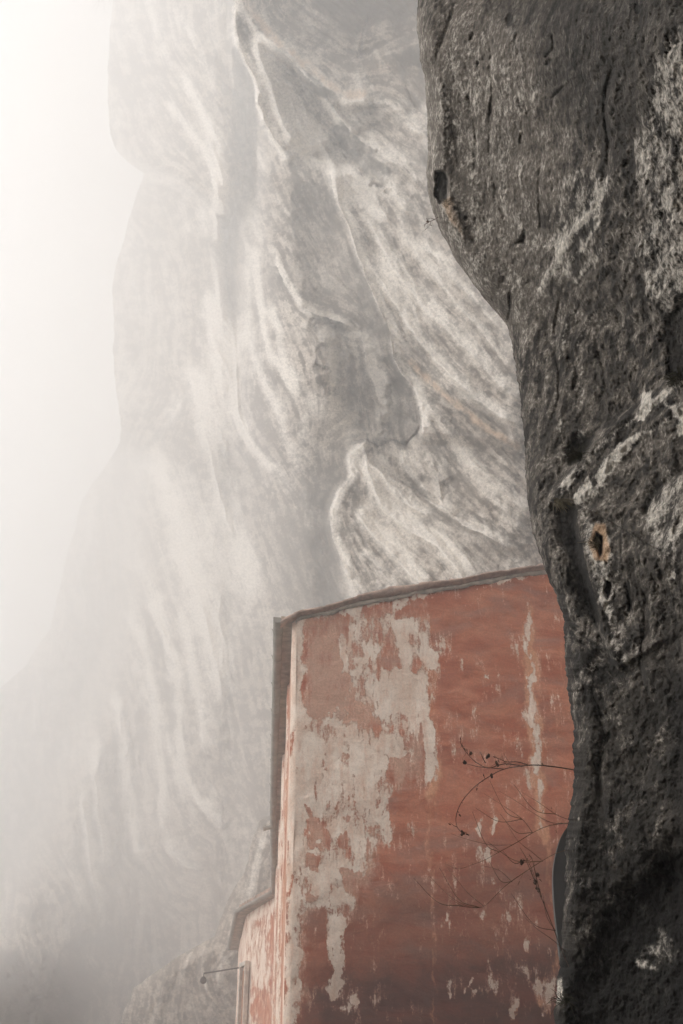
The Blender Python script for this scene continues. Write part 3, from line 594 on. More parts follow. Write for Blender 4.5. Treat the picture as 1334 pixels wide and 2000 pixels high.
# ------------------------------------------------------------------ tubes and boxes
def tube(pts, rad, n=6, V=None, Fc=None, cap=True):
    V = [] if V is None else V; Fc = [] if Fc is None else Fc
    pts = [Vector(p) for p in pts]; rr = rad if isinstance(rad, (list, tuple)) else [rad] * len(pts); b0 = len(V)
    up = Vector((0, 0, 1))
    for i, p in enumerate(pts):
        d = (pts[min(i + 1, len(pts) - 1)] - pts[max(i - 1, 0)]).normalized()
        a = d.cross(up); a = a.normalized() if a.length > 1e-3 else Vector((1, 0, 0)); c = d.cross(a)
        for k in range(n):
            q = 2 * math.pi * k / n; V.append(p + (a * math.cos(q) + c * math.sin(q)) * rr[i])
    for i in range(len(pts) - 1):
        for k in range(n):
            a0 = b0 + i * n + k; a1 = b0 + i * n + (k + 1) % n; Fc.append((a0, a1, a1 + n, a0 + n))
    if cap:
        Fc.append(tuple(b0 + k for k in range(n))[::-1]); Fc.append(tuple(b0 + (len(pts) - 1) * n + k for k in range(n)))
    return V, Fc
def prism(poly, z0, z1, V=None, Fc=None):
    V = [] if V is None else V; Fc = [] if Fc is None else Fc; b0 = len(V); n = len(poly)
    for p in poly: V.append(Vector((p[0], p[1], z0)))
    for p in poly: V.append(Vector((p[0], p[1], z1)))
    for i in range(n): Fc.append((b0 + i, b0 + (i + 1) % n, b0 + n + (i + 1) % n, b0 + n + i))
    Fc.append(tuple(b0 + i for i in range(n))[::-1]); Fc.append(tuple(b0 + n + i for i in range(n)))
    return V, Fc

# ------------------------------------------------------------------ the red house
K = P(572, 1212, 15.0); ZT = K.z
far = atZ(545, 1742, ZT)
D = Vector((far.x - K.x, far.y - K.y, 0)); LEN = D.length; D.normalize()
U = Vector((-D.y, D.x, 0)) * -1.0                      # to the right along the front wall
def on_wall(px, py, out=0.):                           # where the pixel's ray meets the front wall
    x, y, z = rays(px, py); d = Vector((float(x), float(y), float(z))); K0 = K - D * out
    return d * (K0.dot(D) / d.dot(D))
house = empty('house', (K.x, K.y, -1.6), 'old house with peeling red plaster built against the cliff', 'house')

def plaster_mat():
    m, t, b = mat('peeling red plaster')
    tc = node(t, 'ShaderNodeTexCoord').outputs['Object']
    at = node(t, 'ShaderNodeAttribute', attribute_name='wear_shade'); sp = node(t, 'ShaderNodeSeparateColor'); t.links.new(at.outputs['Color'], sp.inputs[0])
    peel, fade, rust, low_shade = sp.outputs[0], sp.outputs[1], sp.outputs[2], at.outputs['Alpha']
    vv = scaled(t, tc, 1, 1, .6)
    n1 = noise(t, vv, 3.4, 9, .66, .35); n2 = noise(t, scaled(t, tc, 1, 1, .22), 14, 8, .7); n3 = noise(t, scaled(t, tc, 1, 1, 2.6), 1.6, 6, .62, .6); n4 = noise(t, tc, 38, 6, .7)
    red = mixc(t, mapr(t, n3, .35, .68), (.40, .098, .043), (.55, .205, .115))
    red = mixc(t, mapr(t, n2, .45, .75, 0, .35), red, (.42, .17, .10))
    red = mixc(t, mapr(t, noise(t, scaled(t, tc, 1, 1, 2.2), .9, 5, .6, .8), .47, .70, 0, .6), red, (.34, .19, .145))
    red = mixc(t, mth(t, 'MULTIPLY', low_shade, mapr(t, n3, .25, .7, .8, 1.)), red, (.075, .021, .012))  # painted shade: the red goes darker low on the wall
    fd = mapr(t, mth(t, 'ADD', mth(t, 'ADD', fade, mth(t, 'MULTIPLY', mth(t, 'SUBTRACT', n2, .5), 1.6)), mth(t, 'MULTIPLY', mth(t, 'SUBTRACT', n1, .5), 1.8)), .3, 1.0)
    red = mixc(t, mth(t, 'MULTIPLY', fd, .8), red, (.60, .37, .27))
    rs = mapr(t, mth(t, 'ADD', rust, mth(t, 'MULTIPLY', mth(t, 'SUBTRACT', n2, .5), 1.6)), .35, 1.1)
    red = mixc(t, mth(t, 'MULTIPLY', rs, .9), red, (.66, .32, .18))
    bare = mixc(t, mapr(t, n1, .35, .65), (.76, .57, .45), (.92, .77, .65))
    bare = mixc(t, mapr(t, n4, .5, .8, 0, .35), bare, (.38, .30, .24))
    bare = mixc(t, mapr(t, n2, .46, .68, 0, .65), bare, (.70, .44, .32))
    f = mth(t, 'ADD', peel, mth(t, 'MULTIPLY', mth(t, 'SUBTRACT', n1, .5), 2.6))
    f = mth(t, 'ADD', f, mth(t, 'MULTIPLY', mth(t, 'SUBTRACT', n2, .5), 2.3))
    f = mth(t, 'ADD', f, mth(t, 'MULTIPLY', mth(t, 'SUBTRACT', n4, .5), .7))
    pf = mapr(t, f, .42, .60)
    red = mixc(t, mth(t, 'MULTIPLY', mth(t, 'MULTIPLY', mapr(t, f, .16, .54), mapr(t, low_shade, 0, .9, 1, .35)), .75), red, (.72, .42, .30))
    bare = mixc(t, mth(t, 'MULTIPLY', low_shade, .5), bare, (.26, .17, .125))
    c = mixc(t, pf, red, bare)
    c = mixc(t, 1.0, c, mapr(t, n4, .25, .8, .8, 1.15), 'MULTIPLY')
    t.links.new(c, b.inputs['Base Color']); setin(b, Roughness=.88); b.inputs['Specular IOR Level'].default_value = .3
    h = mth(t, 'ADD', mth(t, 'MULTIPLY', n4, .12), mth(t, 'MULTIPLY', pf, -.5)); h = mth(t, 'ADD', h, mth(t, 'MULTIPLY', n3, .9))
    bp = node(t, 'ShaderNodeBump'); setin(bp, Strength=.7, Distance=.035); t.links.new(h, bp.inputs['Height']); t.links.new(bp.outputs[0], b.inputs['Normal'])
    return m
M_RED = plaster_mat()
TOP = [(560, 1214), (576, 1203), (590, 1200), (640, 1190), (672, 1186), (700, 1176), (730, 1172), (770, 1166), (800, 1160), (830, 1153), (870, 1148), (900, 1144), (930, 1136), (960, 1131), (1000, 1122), (1060, 1116), (1160, 1100)]
topuw = [((on_wall(*p) - K).dot(U), on_wall(*p).z) for p in TOP]
us = np.linspace(0, 5.4, 420); tops = np.interp(us, [a for a, _ in topuw], [b_ for _, b_ in topuw]) + (fbm(us * 6, us * 0, 4, 3) - .5) * .05
tops = tops - .10 * np.clip(1 - us / .09, 0, 1) ** 2
vs_ = np.r_[np.linspace(0, .18, 20)[:-1], np.linspace(.18, 1, 620)]
ZZ = -1.6 + (tops[None, :] + 1.6) * vs_[:, None]; UU = np.repeat(us[None, :], len(vs_), 0)
DD = (fbm(UU * 1.3, ZZ * 1.6, 4, 8) - .5) * .12
DD = DD + .07 * np.clip(1 - UU / .10, 0, 1) ** 2       # softly rounded corner
W3 = np.stack([K.x + U.x * UU + D.x * DD, K.y + U.y * UU + D.y * DD, ZZ], -1)
PX, PY = proj(W3)
def warp():
    global QX, QY, WN
    a1 = 24; QX = PX + (fbm(PX / 26, PY / 34, 4, 91, .6) - .5) * a1 * 1.3; QY = PY + (fbm(PX / 26 + 40, PY / 34, 4, 92, .6) - .5) * a1 * 1.8
    WN = (fbm(PX / 9, PY / 15, 4, 93, .65) - .5) * 2.4
warp()
peel = np.zeros(PX.shape); fade = np.zeros(PX.shape); rust = np.zeros(PX.shape); low_shade = np.zeros(PX.shape)
def area(A, pts, v, soft=10):
    sd = poly_sd(QX, QY, pts) + WN * min(9, soft * .6); A += v * sstep(-soft, soft, sd)
def pline(A, pts, w_, v):
    sd = np.abs(line_sd(QX, QY, pts)[0]); A += v * np.exp(-(sd / w_) ** 2) * (1 + .5 * WN)
# bare plaster
pline(peel, [(578, 1215), (576, 1400), (574, 1600), (572, 1800), (568, 2000)], 15, 1.1)
pline(peel, [(600, 1199), (680, 1190), (740, 1174), (790, 1168), (850, 1156)], 9, .9)
pline(peel, [(850, 1155), (910, 1148), (960, 1136), (1000, 1128), (1060, 1122)], 4.5, .75)
area(peel, [(690, 1195), (850, 1190), (852, 1300), (846, 1410), (800, 1440), (760, 1420), (690, 1330), (660, 1260)], .43, 22)
area(peel, [(705, 1330), (830, 1310), (812, 1420), (795, 1470), (740, 1500), (650, 1480), (690, 1400)], .25, 16)
for q in ([(770, 1215), (810, 1205), (812, 1240), (780, 1250)], [(830, 1270), (852, 1270), (850, 1320), (832, 1300)], [(690, 1290), (720, 1300), (718, 1320), (690, 1315)],
          [(745, 1300), (800, 1310), (830, 1360), (810, 1400), (760, 1380)], [(770, 1225), (800, 1240), (808, 1290), (790, 1300), (778, 1270)], [(828, 1380), (846, 1410), (842, 1470), (836, 1500), (822, 1440)]):
    area(peel, q, .5, 7)
area(peel, [(590, 1390), (700, 1420), (790, 1440), (800, 1490), (770, 1540), (738, 1560), (720, 1640), (704, 1700), (690, 1770), (640, 1780), (595, 1770), (580, 1600)], .72, 18)
area(peel, [(585, 1430), (640, 1450), (640, 1560), (585, 1560)], .25, 14)
for q in ([(668, 1465), (690, 1468), (684, 1490), (665, 1485)], [(600, 1568), (640, 1625), (606, 1650), (596, 1600)], [(610, 1618), (648, 1630), (645, 1650), (612, 1642)], [(665, 1625), (674, 1628), (672, 1652), (664, 1650)],
          [(668, 1700), (700, 1705), (694, 1738), (676, 1736)], [(602, 1660), (625, 1665), (618, 1700), (600, 1690)], [(600, 1740), (622, 1745), (618, 1760), (600, 1758)], [(656, 1567), (663, 1570), (660, 1577), (655, 1574)],
          [(672, 1590), (684, 1592), (682, 1602), (674, 1601)], [(775, 1540), (800, 1560), (795, 1600), (760, 1590)], [(756, 1480), (790, 1480), (800, 1530), (760, 1530)], [(745, 1275), (790, 1280), (788, 1300), (745, 1298)],
          [(603, 1250), (660, 1250), (680, 1380), (600, 1400)]):
    area(peel, q, -.75, 6)
area(peel, [(720, 1540), (760, 1545), (762, 1620), (748, 1650), (735, 1640), (722, 1600)], .35, 9)
pline(peel, [(752, 1560), (748, 1610), (760, 1650)], 5, .4); pline(peel, [(735, 1620), (728, 1690)], 5, .3)
pline(peel, [(659, 1800), (650, 1850), (660, 1890), (648, 1930)], 14, .85); pline(peel, [(659, 1800), (670, 1860), (672, 1900), (655, 1940)], 9, .5)
pline(peel, [(650, 1970), (670, 1975), (700, 1960)], 9, .5); pline(peel, [(695, 1945), (700, 1965)], 6, .4)
pline(peel, [(826, 1330), (834, 1400), (840, 1460), (836, 1520)], 10, .85); pline(rust, [(836, 1310), (845, 1400), (850, 1470), (846, 1560)], 18, .7)
pline(rust, [(843, 1480), (842, 1600), (844, 1700), (842, 1820), (848, 1900), (846, 2000)], 8, .5); pline(peel, [(840, 1500), (842, 1650)], 3, .2)
for x_, ya, yb, ww in ((1031, 1205, 1275, 9), (1042, 1320, 1420, 10), (1050, 1425, 1500, 12), (1058, 1535, 1610, 13), (1040, 1290, 1320, 4)):
    pline(peel, [(x_, ya), (x_, yb)], ww * .75, .66); pline(rust, [(x_, ya - 12), (x_, yb + 12)], ww * 1.7, .8)
pline(rust, [(1040, 1230), (1042, 1400), (1055, 1600), (1070, 1680), (1080, 1800), (1085, 1900)], 11, .55)
pline(rust, [(1098, 1220), (1100, 1340)], 4, .6); pline(rust, [(1085, 1400), (1098, 1440), (1115, 1440)], 7, .6)
pline(peel, [(1072, 1640), (1082, 1630)], 5, .5)
for q in ((940, 1605, 9), (936, 1620, 8), (965, 1612, 7), (955, 1668, 8), (962, 1715, 7), (876, 1790, 7), (878, 1815, 8), (943, 1790, 5), (978, 1790, 5), (930, 1842, 3), (1035, 1840, 7), (1030, 1850, 6), (877, 1930, 8), (885, 1945, 6),
          (1050, 1935, 16), (1075, 1940, 14), (1060, 1975, 12), (1010, 1960, 9), (1005, 1975, 7), (910, 1930, 5), (915, 1915, 4), (925, 1940, 4), (958, 1330, 3), (953, 1326, 2.5), (1075, 1650, 5), (862, 1800, 4)):
    pline(peel, [(q[0], q[1] - q[2] * .8), (q[0], q[1] + q[2] * .8)], q[2] * .8, .55)
    pline(rust, [(q[0], q[1] - q[2]), (q[0], q[1] + q[2])], q[2] * 1.5, .4)
pline(peel, [(912, 1905), (914, 1920), (930, 1938)], 3, .6)
# faded salmon, and shade painted into the lower wall
area(fade, [(570, 1195), (760, 1180), (850, 1170), (850, 1400), (830, 1520), (760, 1560), (740, 1700), (700, 1780), (570, 1780)], .72, 24)
area(peel, [(600, 1250), (690, 1240), (700, 1400), (600, 1400)], .32, 20)
area(fade, [(600, 1250), (690, 1250), (740, 1400), (740, 1480), (600, 1440)], .25, 20)
pline(fade, [(590, 1780), (588, 1900), (585, 2000)], 26, .5)
area(fade, [(860, 1360), (940, 1400), (920, 1500), (900, 1520), (870, 1440)], .3, 24)
area(fade, [(910, 1560), (980, 1590), (960, 1720), (900, 1780), (880, 1650)], .25, 26)
area(low_shade, [(620, 1760), (1200, 1600), (1200, 2600), (560, 2600), (600, 1830)], .55, 90)
area(low_shade, [(600, 1930), (1200, 1850), (1200, 2600), (560, 2600)], .7, 70)
wear_shade = np.stack([np.clip(peel, -.5, 1.5), np.clip(fade, 0, 1), np.clip(rust, 0, 1), np.clip(low_shade, 0, 1)], -1)
grid_mesh('front_wall', W3, M_RED, {'wear_shade': wear_shade}, house, flip=True)

# the long side wall, seen almost edge on: pale corner, red panels and thin white pilaster strips
ss = np.r_[0, np.geomspace(.02, 1, 40) - .0, np.linspace(1.05, LEN + .3, 200)]
prof = np.zeros(ss.shape); st_ = np.zeros(ss.shape)
for a_, b_, h_ in ((2.6, 3.2, .035), (6.2, 7.0, .05), (11.0, 12.0, .06), (15.6, 17.0, .07)):
    mk = (ss > a_) & (ss < b_); prof[mk] += h_; st_[mk] = 1
prof += .05 * np.clip(ss / LEN, 0, 1)
vs_ = np.linspace(0, 1, 300); SS = np.repeat(ss[None, :], 300, 0); zt2 = ZT + .02 - .10 * np.clip(1 - ss / .10, 0, 1) ** 2
ZZ = -1.6 + (zt2[None, :] + 1.6) * vs_[:, None]
OO = prof[None, :] + (fbm(SS * .7, ZZ * .8, 3, 4) - .5) * .05 - .07 * np.clip(1 - SS / .10, 0, 1) ** 2 * 1.0
S3 = np.stack([K.x + D.x * SS - U.x * OO, K.y + D.y * SS - U.y * OO, ZZ], -1)
pl_ = np.clip(1.2 * np.exp(-(SS / .5) ** 2) + .55 * (np.sin(SS * 2.1 + 2 * fbm(SS * .2, ZZ * .5, 2, 2)) > .55) + .5 * st_[None, :] + .35 * sstep(3.2, ZT, ZZ), 0, 1.2) * .75
wear_shade = np.stack([pl_, .75 + 0 * SS, .6 + 0 * SS, 0 * SS], -1)
grid_mesh('side_wall', S3, M_RED, {'wear_shade': wear_shade}, house)

# the low apse-like end beyond it
E0 = atZ(529, 1742, ZT); E1 = atZ(458, 1780, ZT); E2 = atZ(443, 1853, ZT)
farw = K + D * LEN - U * .05
A0 = Vector((farw.x, farw.y, 0)) + U * .1
A1 = Vector((E1.x, E1.y, 0)) + Vector((.36, .25, 0)); A2 = Vector((E2.x, E2.y, 0)) + Vector((.42, .0, 0))
def wall_strip(a, b_, z0, z1, nu, nv, seed):
    s_ = np.linspace(0, 1, nu); v_ = np.linspace(0, 1, nv); Sg, Vg = np.meshgrid(s_, v_)
    L = (b_ - a).length; nrm = Vector(((b_ - a).y, -(b_ - a).x, 0)).normalized()
    q = (fbm(Sg * L * .9, Vg * (z1 - z0) * .9, 4, seed) - .5) * .10
    return np.stack([a.x + (b_.x - a.x) * Sg + nrm.x * q, a.y + (b_.y - a.y) * Sg + nrm.y * q, z0 + (z1 - z0) * Vg], -1)
w1 = wall_strip(A1, A0, -1.6, ZT - .06, 120, 240, 1); w2 = wall_strip(A2, A1, -1.6, ZT - .06, 90, 240, 1)
apse = np.concatenate([w2[:, :-1], w1], 1)
PX, PY = proj(apse); warp()
peel = np.zeros(PX.shape) + .72; fade = np.zeros(PX.shape) + .6; rust = np.zeros(PX.shape) + .5
area(peel, [(528, 1800), (560, 1760), (560, 2020), (545, 2040), (524, 1990), (526, 1900)], -.62, 7)
area(peel, [(498, 1930), (520, 1925), (528, 1990), (520, 2040), (496, 2010)], -.6, 7)
area(peel, [(495, 1790), (535, 1790), (530, 1830), (505, 1830)], -.22, 10)
area(peel, [(530, 1960), (545, 1960), (545, 2020), (530, 2020)], .5, 6)
wear_shade = np.stack([peel, fade, rust, 0 * peel], -1)
apw = grid_mesh('apse_wall', apse, M_RED, {'wear_shade': wear_shade}, house, flip=True)
# window niche in the apse: reveal boxes standing proud with a recess between them
def facet(a, b_, s_, z, out): 
    d_ = (b_ - a).normalized(); nrm = Vector((d_.y, -d_.x, 0)); p = a + d_ * s_ + nrm * out; return Vector((p.x, p.y, z))
M_PALE = plain_mat('pale stone trim', (.52, .46, .40), .9, 0, .3, 4, .02)
M_DARKW = plain_mat('dark old timber', (.10, .06, .04), .8, 0, .3, 6)
M_TIMB = plain_mat('weathered orange shutter', (.36, .17, .09), .85, 0, .3, 5)
nz0, nz1 = atH(478, 2010, 37.5)[2], atH(478, 1893, 37.5)[2]
# locate by walking along the facet until it projects to the window's place
def find_s(a, b_, px_, z):
    best = min(np.linspace(0, (b_ - a).length, 400), key=lambda q: abs(proj(facet(a, b_, q, z, 0))[0] - px_)); return float(best)
sa, sb = find_s(A1, A0, 479, nz1), find_s(A1, A0, 488, nz1)
def slab(a, b_, s0, s1, z0, z1, o0, o1, V, Fc):
    b0 = len(V)
    for o_ in (o0, o1):
        for s_, z in ((s0, z0), (s1, z0), (s1, z1), (s0, z1)): V.append(facet(a, b_, s_, z, o_))
    for f in ((0, 1, 2, 3), (7, 6, 5, 4), (0, 4, 5, 1), (1, 5, 6, 2), (2, 6, 7, 3), (3, 7, 4, 0)): Fc.append(tuple(b0 + q for q in f))
nw = max(sb - sa, .22)
V, Fc = [], []; slab(A1, A0, sa, sa + nw, nz0, nz1 - .1, .055, .075, V, Fc); win = build('window', V, Fc, M_TIMB, house)
V, Fc = [], []
slab(A1, A0, sa - .09, sa, nz0 - .1, nz1, .05, .17, V, Fc); slab(A1, A0, sa + nw, sa + nw + .09, nz0 - .1, nz1, .05, .17, V, Fc); slab(A1, A0, sa - .09, sa + nw + .09, nz1, nz1 + .12, .05, .18, V, Fc)
fr = build('frame', V, Fc, M_PALE, None); fr.parent = win

# roof: a thick slab of tiles over the house, uneven clay verge along the front wall
M_TILE = plain_mat('old clay tiles', (.44, .31, .25), .92, 0, .4, 5, .03)
M_MORT = plain_mat('verge mortar', (.42, .35, .29), .95, 0, .3, 9, .03)
M_ZINC = plain_mat('dull grey gutter metal', (.33, .305, .27), .6, .05, .2, 3, .004, .4)
M_SOFF = plain_mat('eaves boards', (.42, .34, .28), .9, 0, .3, 5, .01)
RT = [(548, 1212), (556, 1204), (572, 1196), (600, 1189), (640, 1181), (668, 1172), (710, 1159), (760, 1145), (800, 1141), (830, 1137), (870, 1132), (910, 1127), (950, 1117), (1000, 1110), (1060, 1101), (1160, 1086)]
rt = [on_wall(px_, py_, .10) for px_, py_ in RT]
uu = np.array([(p - K).dot(U) for p in rt]); zz = np.array([p.z for p in rt])
n = 260; ug = np.linspace(uu[0], 5.5, n); zg = np.interp(ug, uu, zz) + (fbm(ug * 9, ug * 0, 4, 31) - .5) * .028
zb = np.interp(ug, [a for a, _ in topuw], [b_ for _, b_ in topuw]) + .004 + (fbm(ug * 7, ug * 0, 3, 33) - .5) * .02
zb = np.minimum(zb, zg - .07); zb[ug < .05] = zg[ug < .05] - .10
# tile ends ripple: every ~0.42 m a new tile begins, slightly proud
step_ = (ug / .46) % 1.0; lip = .022 * (1 - step_)
deep = [-.14, -.135, -.12, -.02, .3]
prow = []
for ang in np.linspace(-1.0, 1.0, 9):
    z_ = zb + (zg + lip * .6 - zb) * (ang * .5 + .5); o_ = -.03 - .10 * math.sqrt(max(0, 1 - ang * ang)) + (fbm(ug * 8, ug * 0 + ang * 2, 3, 8) - .5) * .03 - lip * .6
    prow.append(np.stack([K.x + U.x * ug + D.x * o_, K.y + U.y * ug + D.y * o_, z_], -1))
for dd, dz in ((.1, .015), (.5, .03)):
    prow.append(np.stack([K.x + U.x * ug + D.x * dd, K.y + U.y * ug + D.y * dd, zg + dz], -1))
grid_mesh('roof_verge', np.stack(prow, 0), M_TILE, None, house, flip=True)
# mortar bed, ragged, between wall head and verge
rows = []
for j, (o_, f_) in enumerate(((-.02, 0.), (-.045, .25), (-.05, .55), (-.035, .8), (.02, 1.))):
    z_ = zb - .09 * (1 - f_) * (.35 + .9 * fbm(ug * 5, ug * 0, 4, 61)) + .012; q = o_ + (fbm(ug * 14, ug * 0 + j, 3, 62) - .5) * .02
    rows.append(np.stack([K.x + U.x * ug + D.x * q, K.y + U.y * ug + D.y * q, z_], -1))
sel = ug > .03
grid_mesh('mortar_bed', np.stack(rows, 0)[:, sel], M_MORT, None, house, flip=True)
# roof plane with rows of tiles running up the slope
sg = np.linspace(.45, LEN + .2, 160); uq = np.linspace(-.10, 5.5, 60)
Sg, Uq = np.meshgrid(sg, uq); zr = np.interp(Uq, ug, zg) + .02 + .03 * np.abs(np.sin(Sg * math.pi / .22)) + .02 * ((Uq / .46) % 1.0)
top = np.stack([K.x + U.x * Uq + D.x * Sg, K.y + U.y * Uq + D.y * Sg, zr], -1)
grid_mesh('roof', top, M_TILE, None, house)
# eaves boards under the overhang along the side wall and the apse
OV = .17
def eave_pts(off):
    k0 = K - U * off; k1 = Vector((farw.x, farw.y, ZT)) - U * (off - .05); return k0, k1
V, Fc = [], []
k0 = K - U * (-.02) + D * .02; k1 = K + D * LEN; o0 = K - U * OV - D * .04; o1 = K + D * LEN - U * (OV + .05)
for p_, z in ((k0, ZT + .0), (k1, ZT), (o1, ZT), (o0, ZT), (k0, ZT + .05), (k1, ZT + .05), (o1, ZT + .05), (o0, ZT + .05)): V.append(Vector((p_.x, p_.y, z)))
Fc += [(0, 1, 2, 3), (7, 6, 5, 4), (0, 4, 5, 1), (1, 5, 6, 2), (2, 6, 7, 3), (3, 7, 4, 0)]
bC = [A0, A1, A2, A2 + Vector((6, 1, 0)), A0 + Vector((5, 1, 0))]
ec = [Vector((E0.x, E0.y, 0)) + Vector((.07, .05, 0)), Vector((E1.x, E1.y, 0)) + Vector((.1, .1, 0)), Vector((E2.x, E2.y, 0)) + Vector((.1, 0, 0)), A2 + Vector((6, 1.2, 0)), A0 + Vector((5, 1, 0))]
prism([(p.x, p.y) for p in ec], ZT - .05, ZT + .06, V, Fc)
build('eaves', V, Fc, M_SOFF, house)
V, Fc = [], []                                          # low tiled roof of the apse: ridges fanning up
apex = Vector((A0.x + 2.2, A0.y + 3.0, ZT + .75))
edge = []
for a_, b_, k_ in ((ec[0], ec[1], 26), (ec[1], ec[2], 34)):
    for i in range(k_): edge.append(a_ + (b_ - a_) * (i / k_))
edge.append(ec[2])
for i, e_ in enumerate(edge):
    for j in range(3):
        f_ = (0, .3, 1)[j]; p = Vector((e_.x, e_.y, ZT + .08 + (.07 if i % 2 else .0))) ; q = p.lerp(apex, f_); q.z = p.z + (apex.z - p.z) * f_; V.append(q)
for i in range(len(edge) - 1):
    for j in range(2): a0 = i * 3 + j; Fc.append((a0, a0 + 1, a0 + 4, a0 + 3))
build('apse_roof', V, Fc, M_TILE, house)
V, Fc = [], []                                          # rounded ends of the tiles above the apse gutter
for i in range(0, 26, 2):
    a_ = ec[0] + (ec[1] - ec[0]) * (i / 26); din = (Vector((apex.x, apex.y, 0)) - a_).normalized()
    tube([Vector((a_.x, a_.y, ZT + .10)) - din * .03, Vector((a_.x, a_.y, ZT + .16)) + din * .5], [.085, .075], 8, V, Fc)
build('tile_end', V, Fc, M_TILE, house)

# gutter: half round trough following the eaves
def gutter(path, rad, name, zc):
    """path: outer top edge line; trough of radius rad hangs inside it"""
    rows = []; pts = [Vector((p.x, p.y, 0)) for p in path]
    for i, p in enumerate(pts):
        a = (p - pts[i - 1]).normalized() if i else (pts[1] - p).normalized(); b_ = (pts[i + 1] - p).normalized() if i < len(pts) - 1 else a
        d_ = (a + b_).normalized(); side = Vector((d_.y, -d_.x, 0)); side = side if side.dot(U) > 0 or abs(side.dot(U)) < .3 and side.y > 0 else -side
        kk = 1 / max(.6, a.dot(d_)); row = []
        for th in np.linspace(0, math.pi, 11):
            row.append(p + side * (rad * (1 - math.cos(th))) * kk + Vector((0, 0, zc - rad * math.sin(th) * 1.05)))
        row = [row[0] + Vector((0, 0, .012))] + row
        rows.append([list(v) for v in row])
    return np.array(rows)
O0 = K - U * (OV + .115) - D * .02; O1 = K + D * LEN * .55 - U * (OV + .13); O2 = K + D * LEN * .75 - U * (OV + .10)
gp = []
for i in range(13): gp.append(O0.lerp(O1, i / 12))
gp += [O1.lerp(O2, .5), O2, Vector((E0.x, E0.y, 0))]
gz = ZT + .03
gm = gutter(gp, .075, 'gutter', gz)
g1 = grid_mesh('gutter', gm, M_ZINC, None, house); so = g1.modifiers.new('sheet thickness', 'SOLIDIFY'); so.thickness = .004
gm2 = gutter([Vector((E0.x, E0.y, 0)), E1.lerp(E0, .02), E1, E1.lerp(E2, .03), E2], .085, 'gutter', gz)
g2 = grid_mesh('gutter', gm2, M_ZINC, None, house); so = g2.modifiers.new('sheet thickness', 'SOLIDIFY'); so.thickness = .004
# end caps
for gmx, i in ((gm, 0), (gm2, -1)):
    row = [Vector(v) for v in gmx[i]]; V = row + [v + D * .006 * (1 if i == 0 else -1) for v in row]; n_ = len(row)
    Fc = [tuple(range(n_)), tuple(range(n_, 2 * n_))[::-1]] + [(j, j + 1, n_ + j + 1, n_ + j) for j in range(n_ - 1)]
    build('end_cap', V, Fc, M_ZINC, None).parent = (g1 if i == 0 else g2)
def child(o_, par): o_.parent = par; o_.matrix_parent_inverse = par.matrix_world.inverted() if False else Matrix.Identity(4)
for f_ in (.045, .14, .25, .37, .5, .64, .8, .93):       # strap brackets
    c_ = O0.lerp(O1, f_); V, Fc = [], []
    pts = [c_ + U * (.078 * (1 - math.cos(th)) - .002) + Vector((0, 0, gz - c_.z - .082 * math.sin(th))) for th in np.linspace(0, math.pi, 9)]
    pts = [pts[0] - U * .014 + Vector((0, 0, .03))] + pts
    tube(pts, .006, 5, V, Fc); br = build('bracket', V, Fc, M_ZINC, None); br.parent = g1
for gx2, par in ((g1, g1), (g2, g2)):
    pass
# outlet elbow sticking out of the gutter, and its wire
q0 = P(534, 1583, 24.); c_ = O1.lerp(O2, .3); c_ = Vector((c_.x, c_.y, gz - .05))
ex, ey = proj(c_)
V, Fc = tube([c_ + U * .06, c_ - U * .06 + Vector((0, 0, -.02)), c_ - U * .16 + Vector((0, 0, -.05))], [.05, .05, .055], 12); build('outlet', V, Fc, M_ZINC, None).parent = g1
V, Fc = tube([c_ - U * .13 + Vector((0, 0, .03)), c_ - U * .02 + Vector((0, 0, .06)), c_ + U * .03 + Vector((0, -.1, .12)), c_ + U * .0 + Vector((0, -.3, .35))], .008, 6); build('wire', V, Fc, M_PALE, None).parent = g1
for g_ in house.children: g_['_'] = 0; del g_['_']

# ------------------------------------------------------------------ lamp on an iron arm
M_IRON = plain_mat('dark iron', (.035, .03, .028), .6, .4, .2, 8)
la = A1 + Vector((.02, -.02, 0)); la = P(462, 1891, 38.0); lb = P(398, 1901, 38.0)
lamp = empty('wall_lamp', tuple(la), 'small round lamp hanging from a thin iron arm left of the low house end', 'lamp')
V, Fc = tube([la + (la - lb).normalized() * .35, la, lb], .022, 8); build('arm', V, Fc, M_IRON, lamp)
V, Fc = tube([lb, lb - Vector((0, 0, .10))], .012, 6); build('hanger', V, Fc, M_IRON, lamp)
bm = bmesh.new(); bmesh.ops.create_uvsphere(bm, u_segments=20, v_segments=14, radius=.105)
for v in bm.verts: v.co.z *= 1.02; v.co += lb - Vector((0, 0, .205))
me = bpy.data.meshes.new('globe'); bm.to_mesh(me); bm.free()
for p in me.polygons: p.use_smooth = True
link_mesh('globe', me, M_IRON, lamp)
V, Fc = tube([lb - Vector((0, 0, .09)), lb - Vector((0, 0, .13))], [.03, .06], 12); build('cap', V, Fc, M_IRON, lamp)

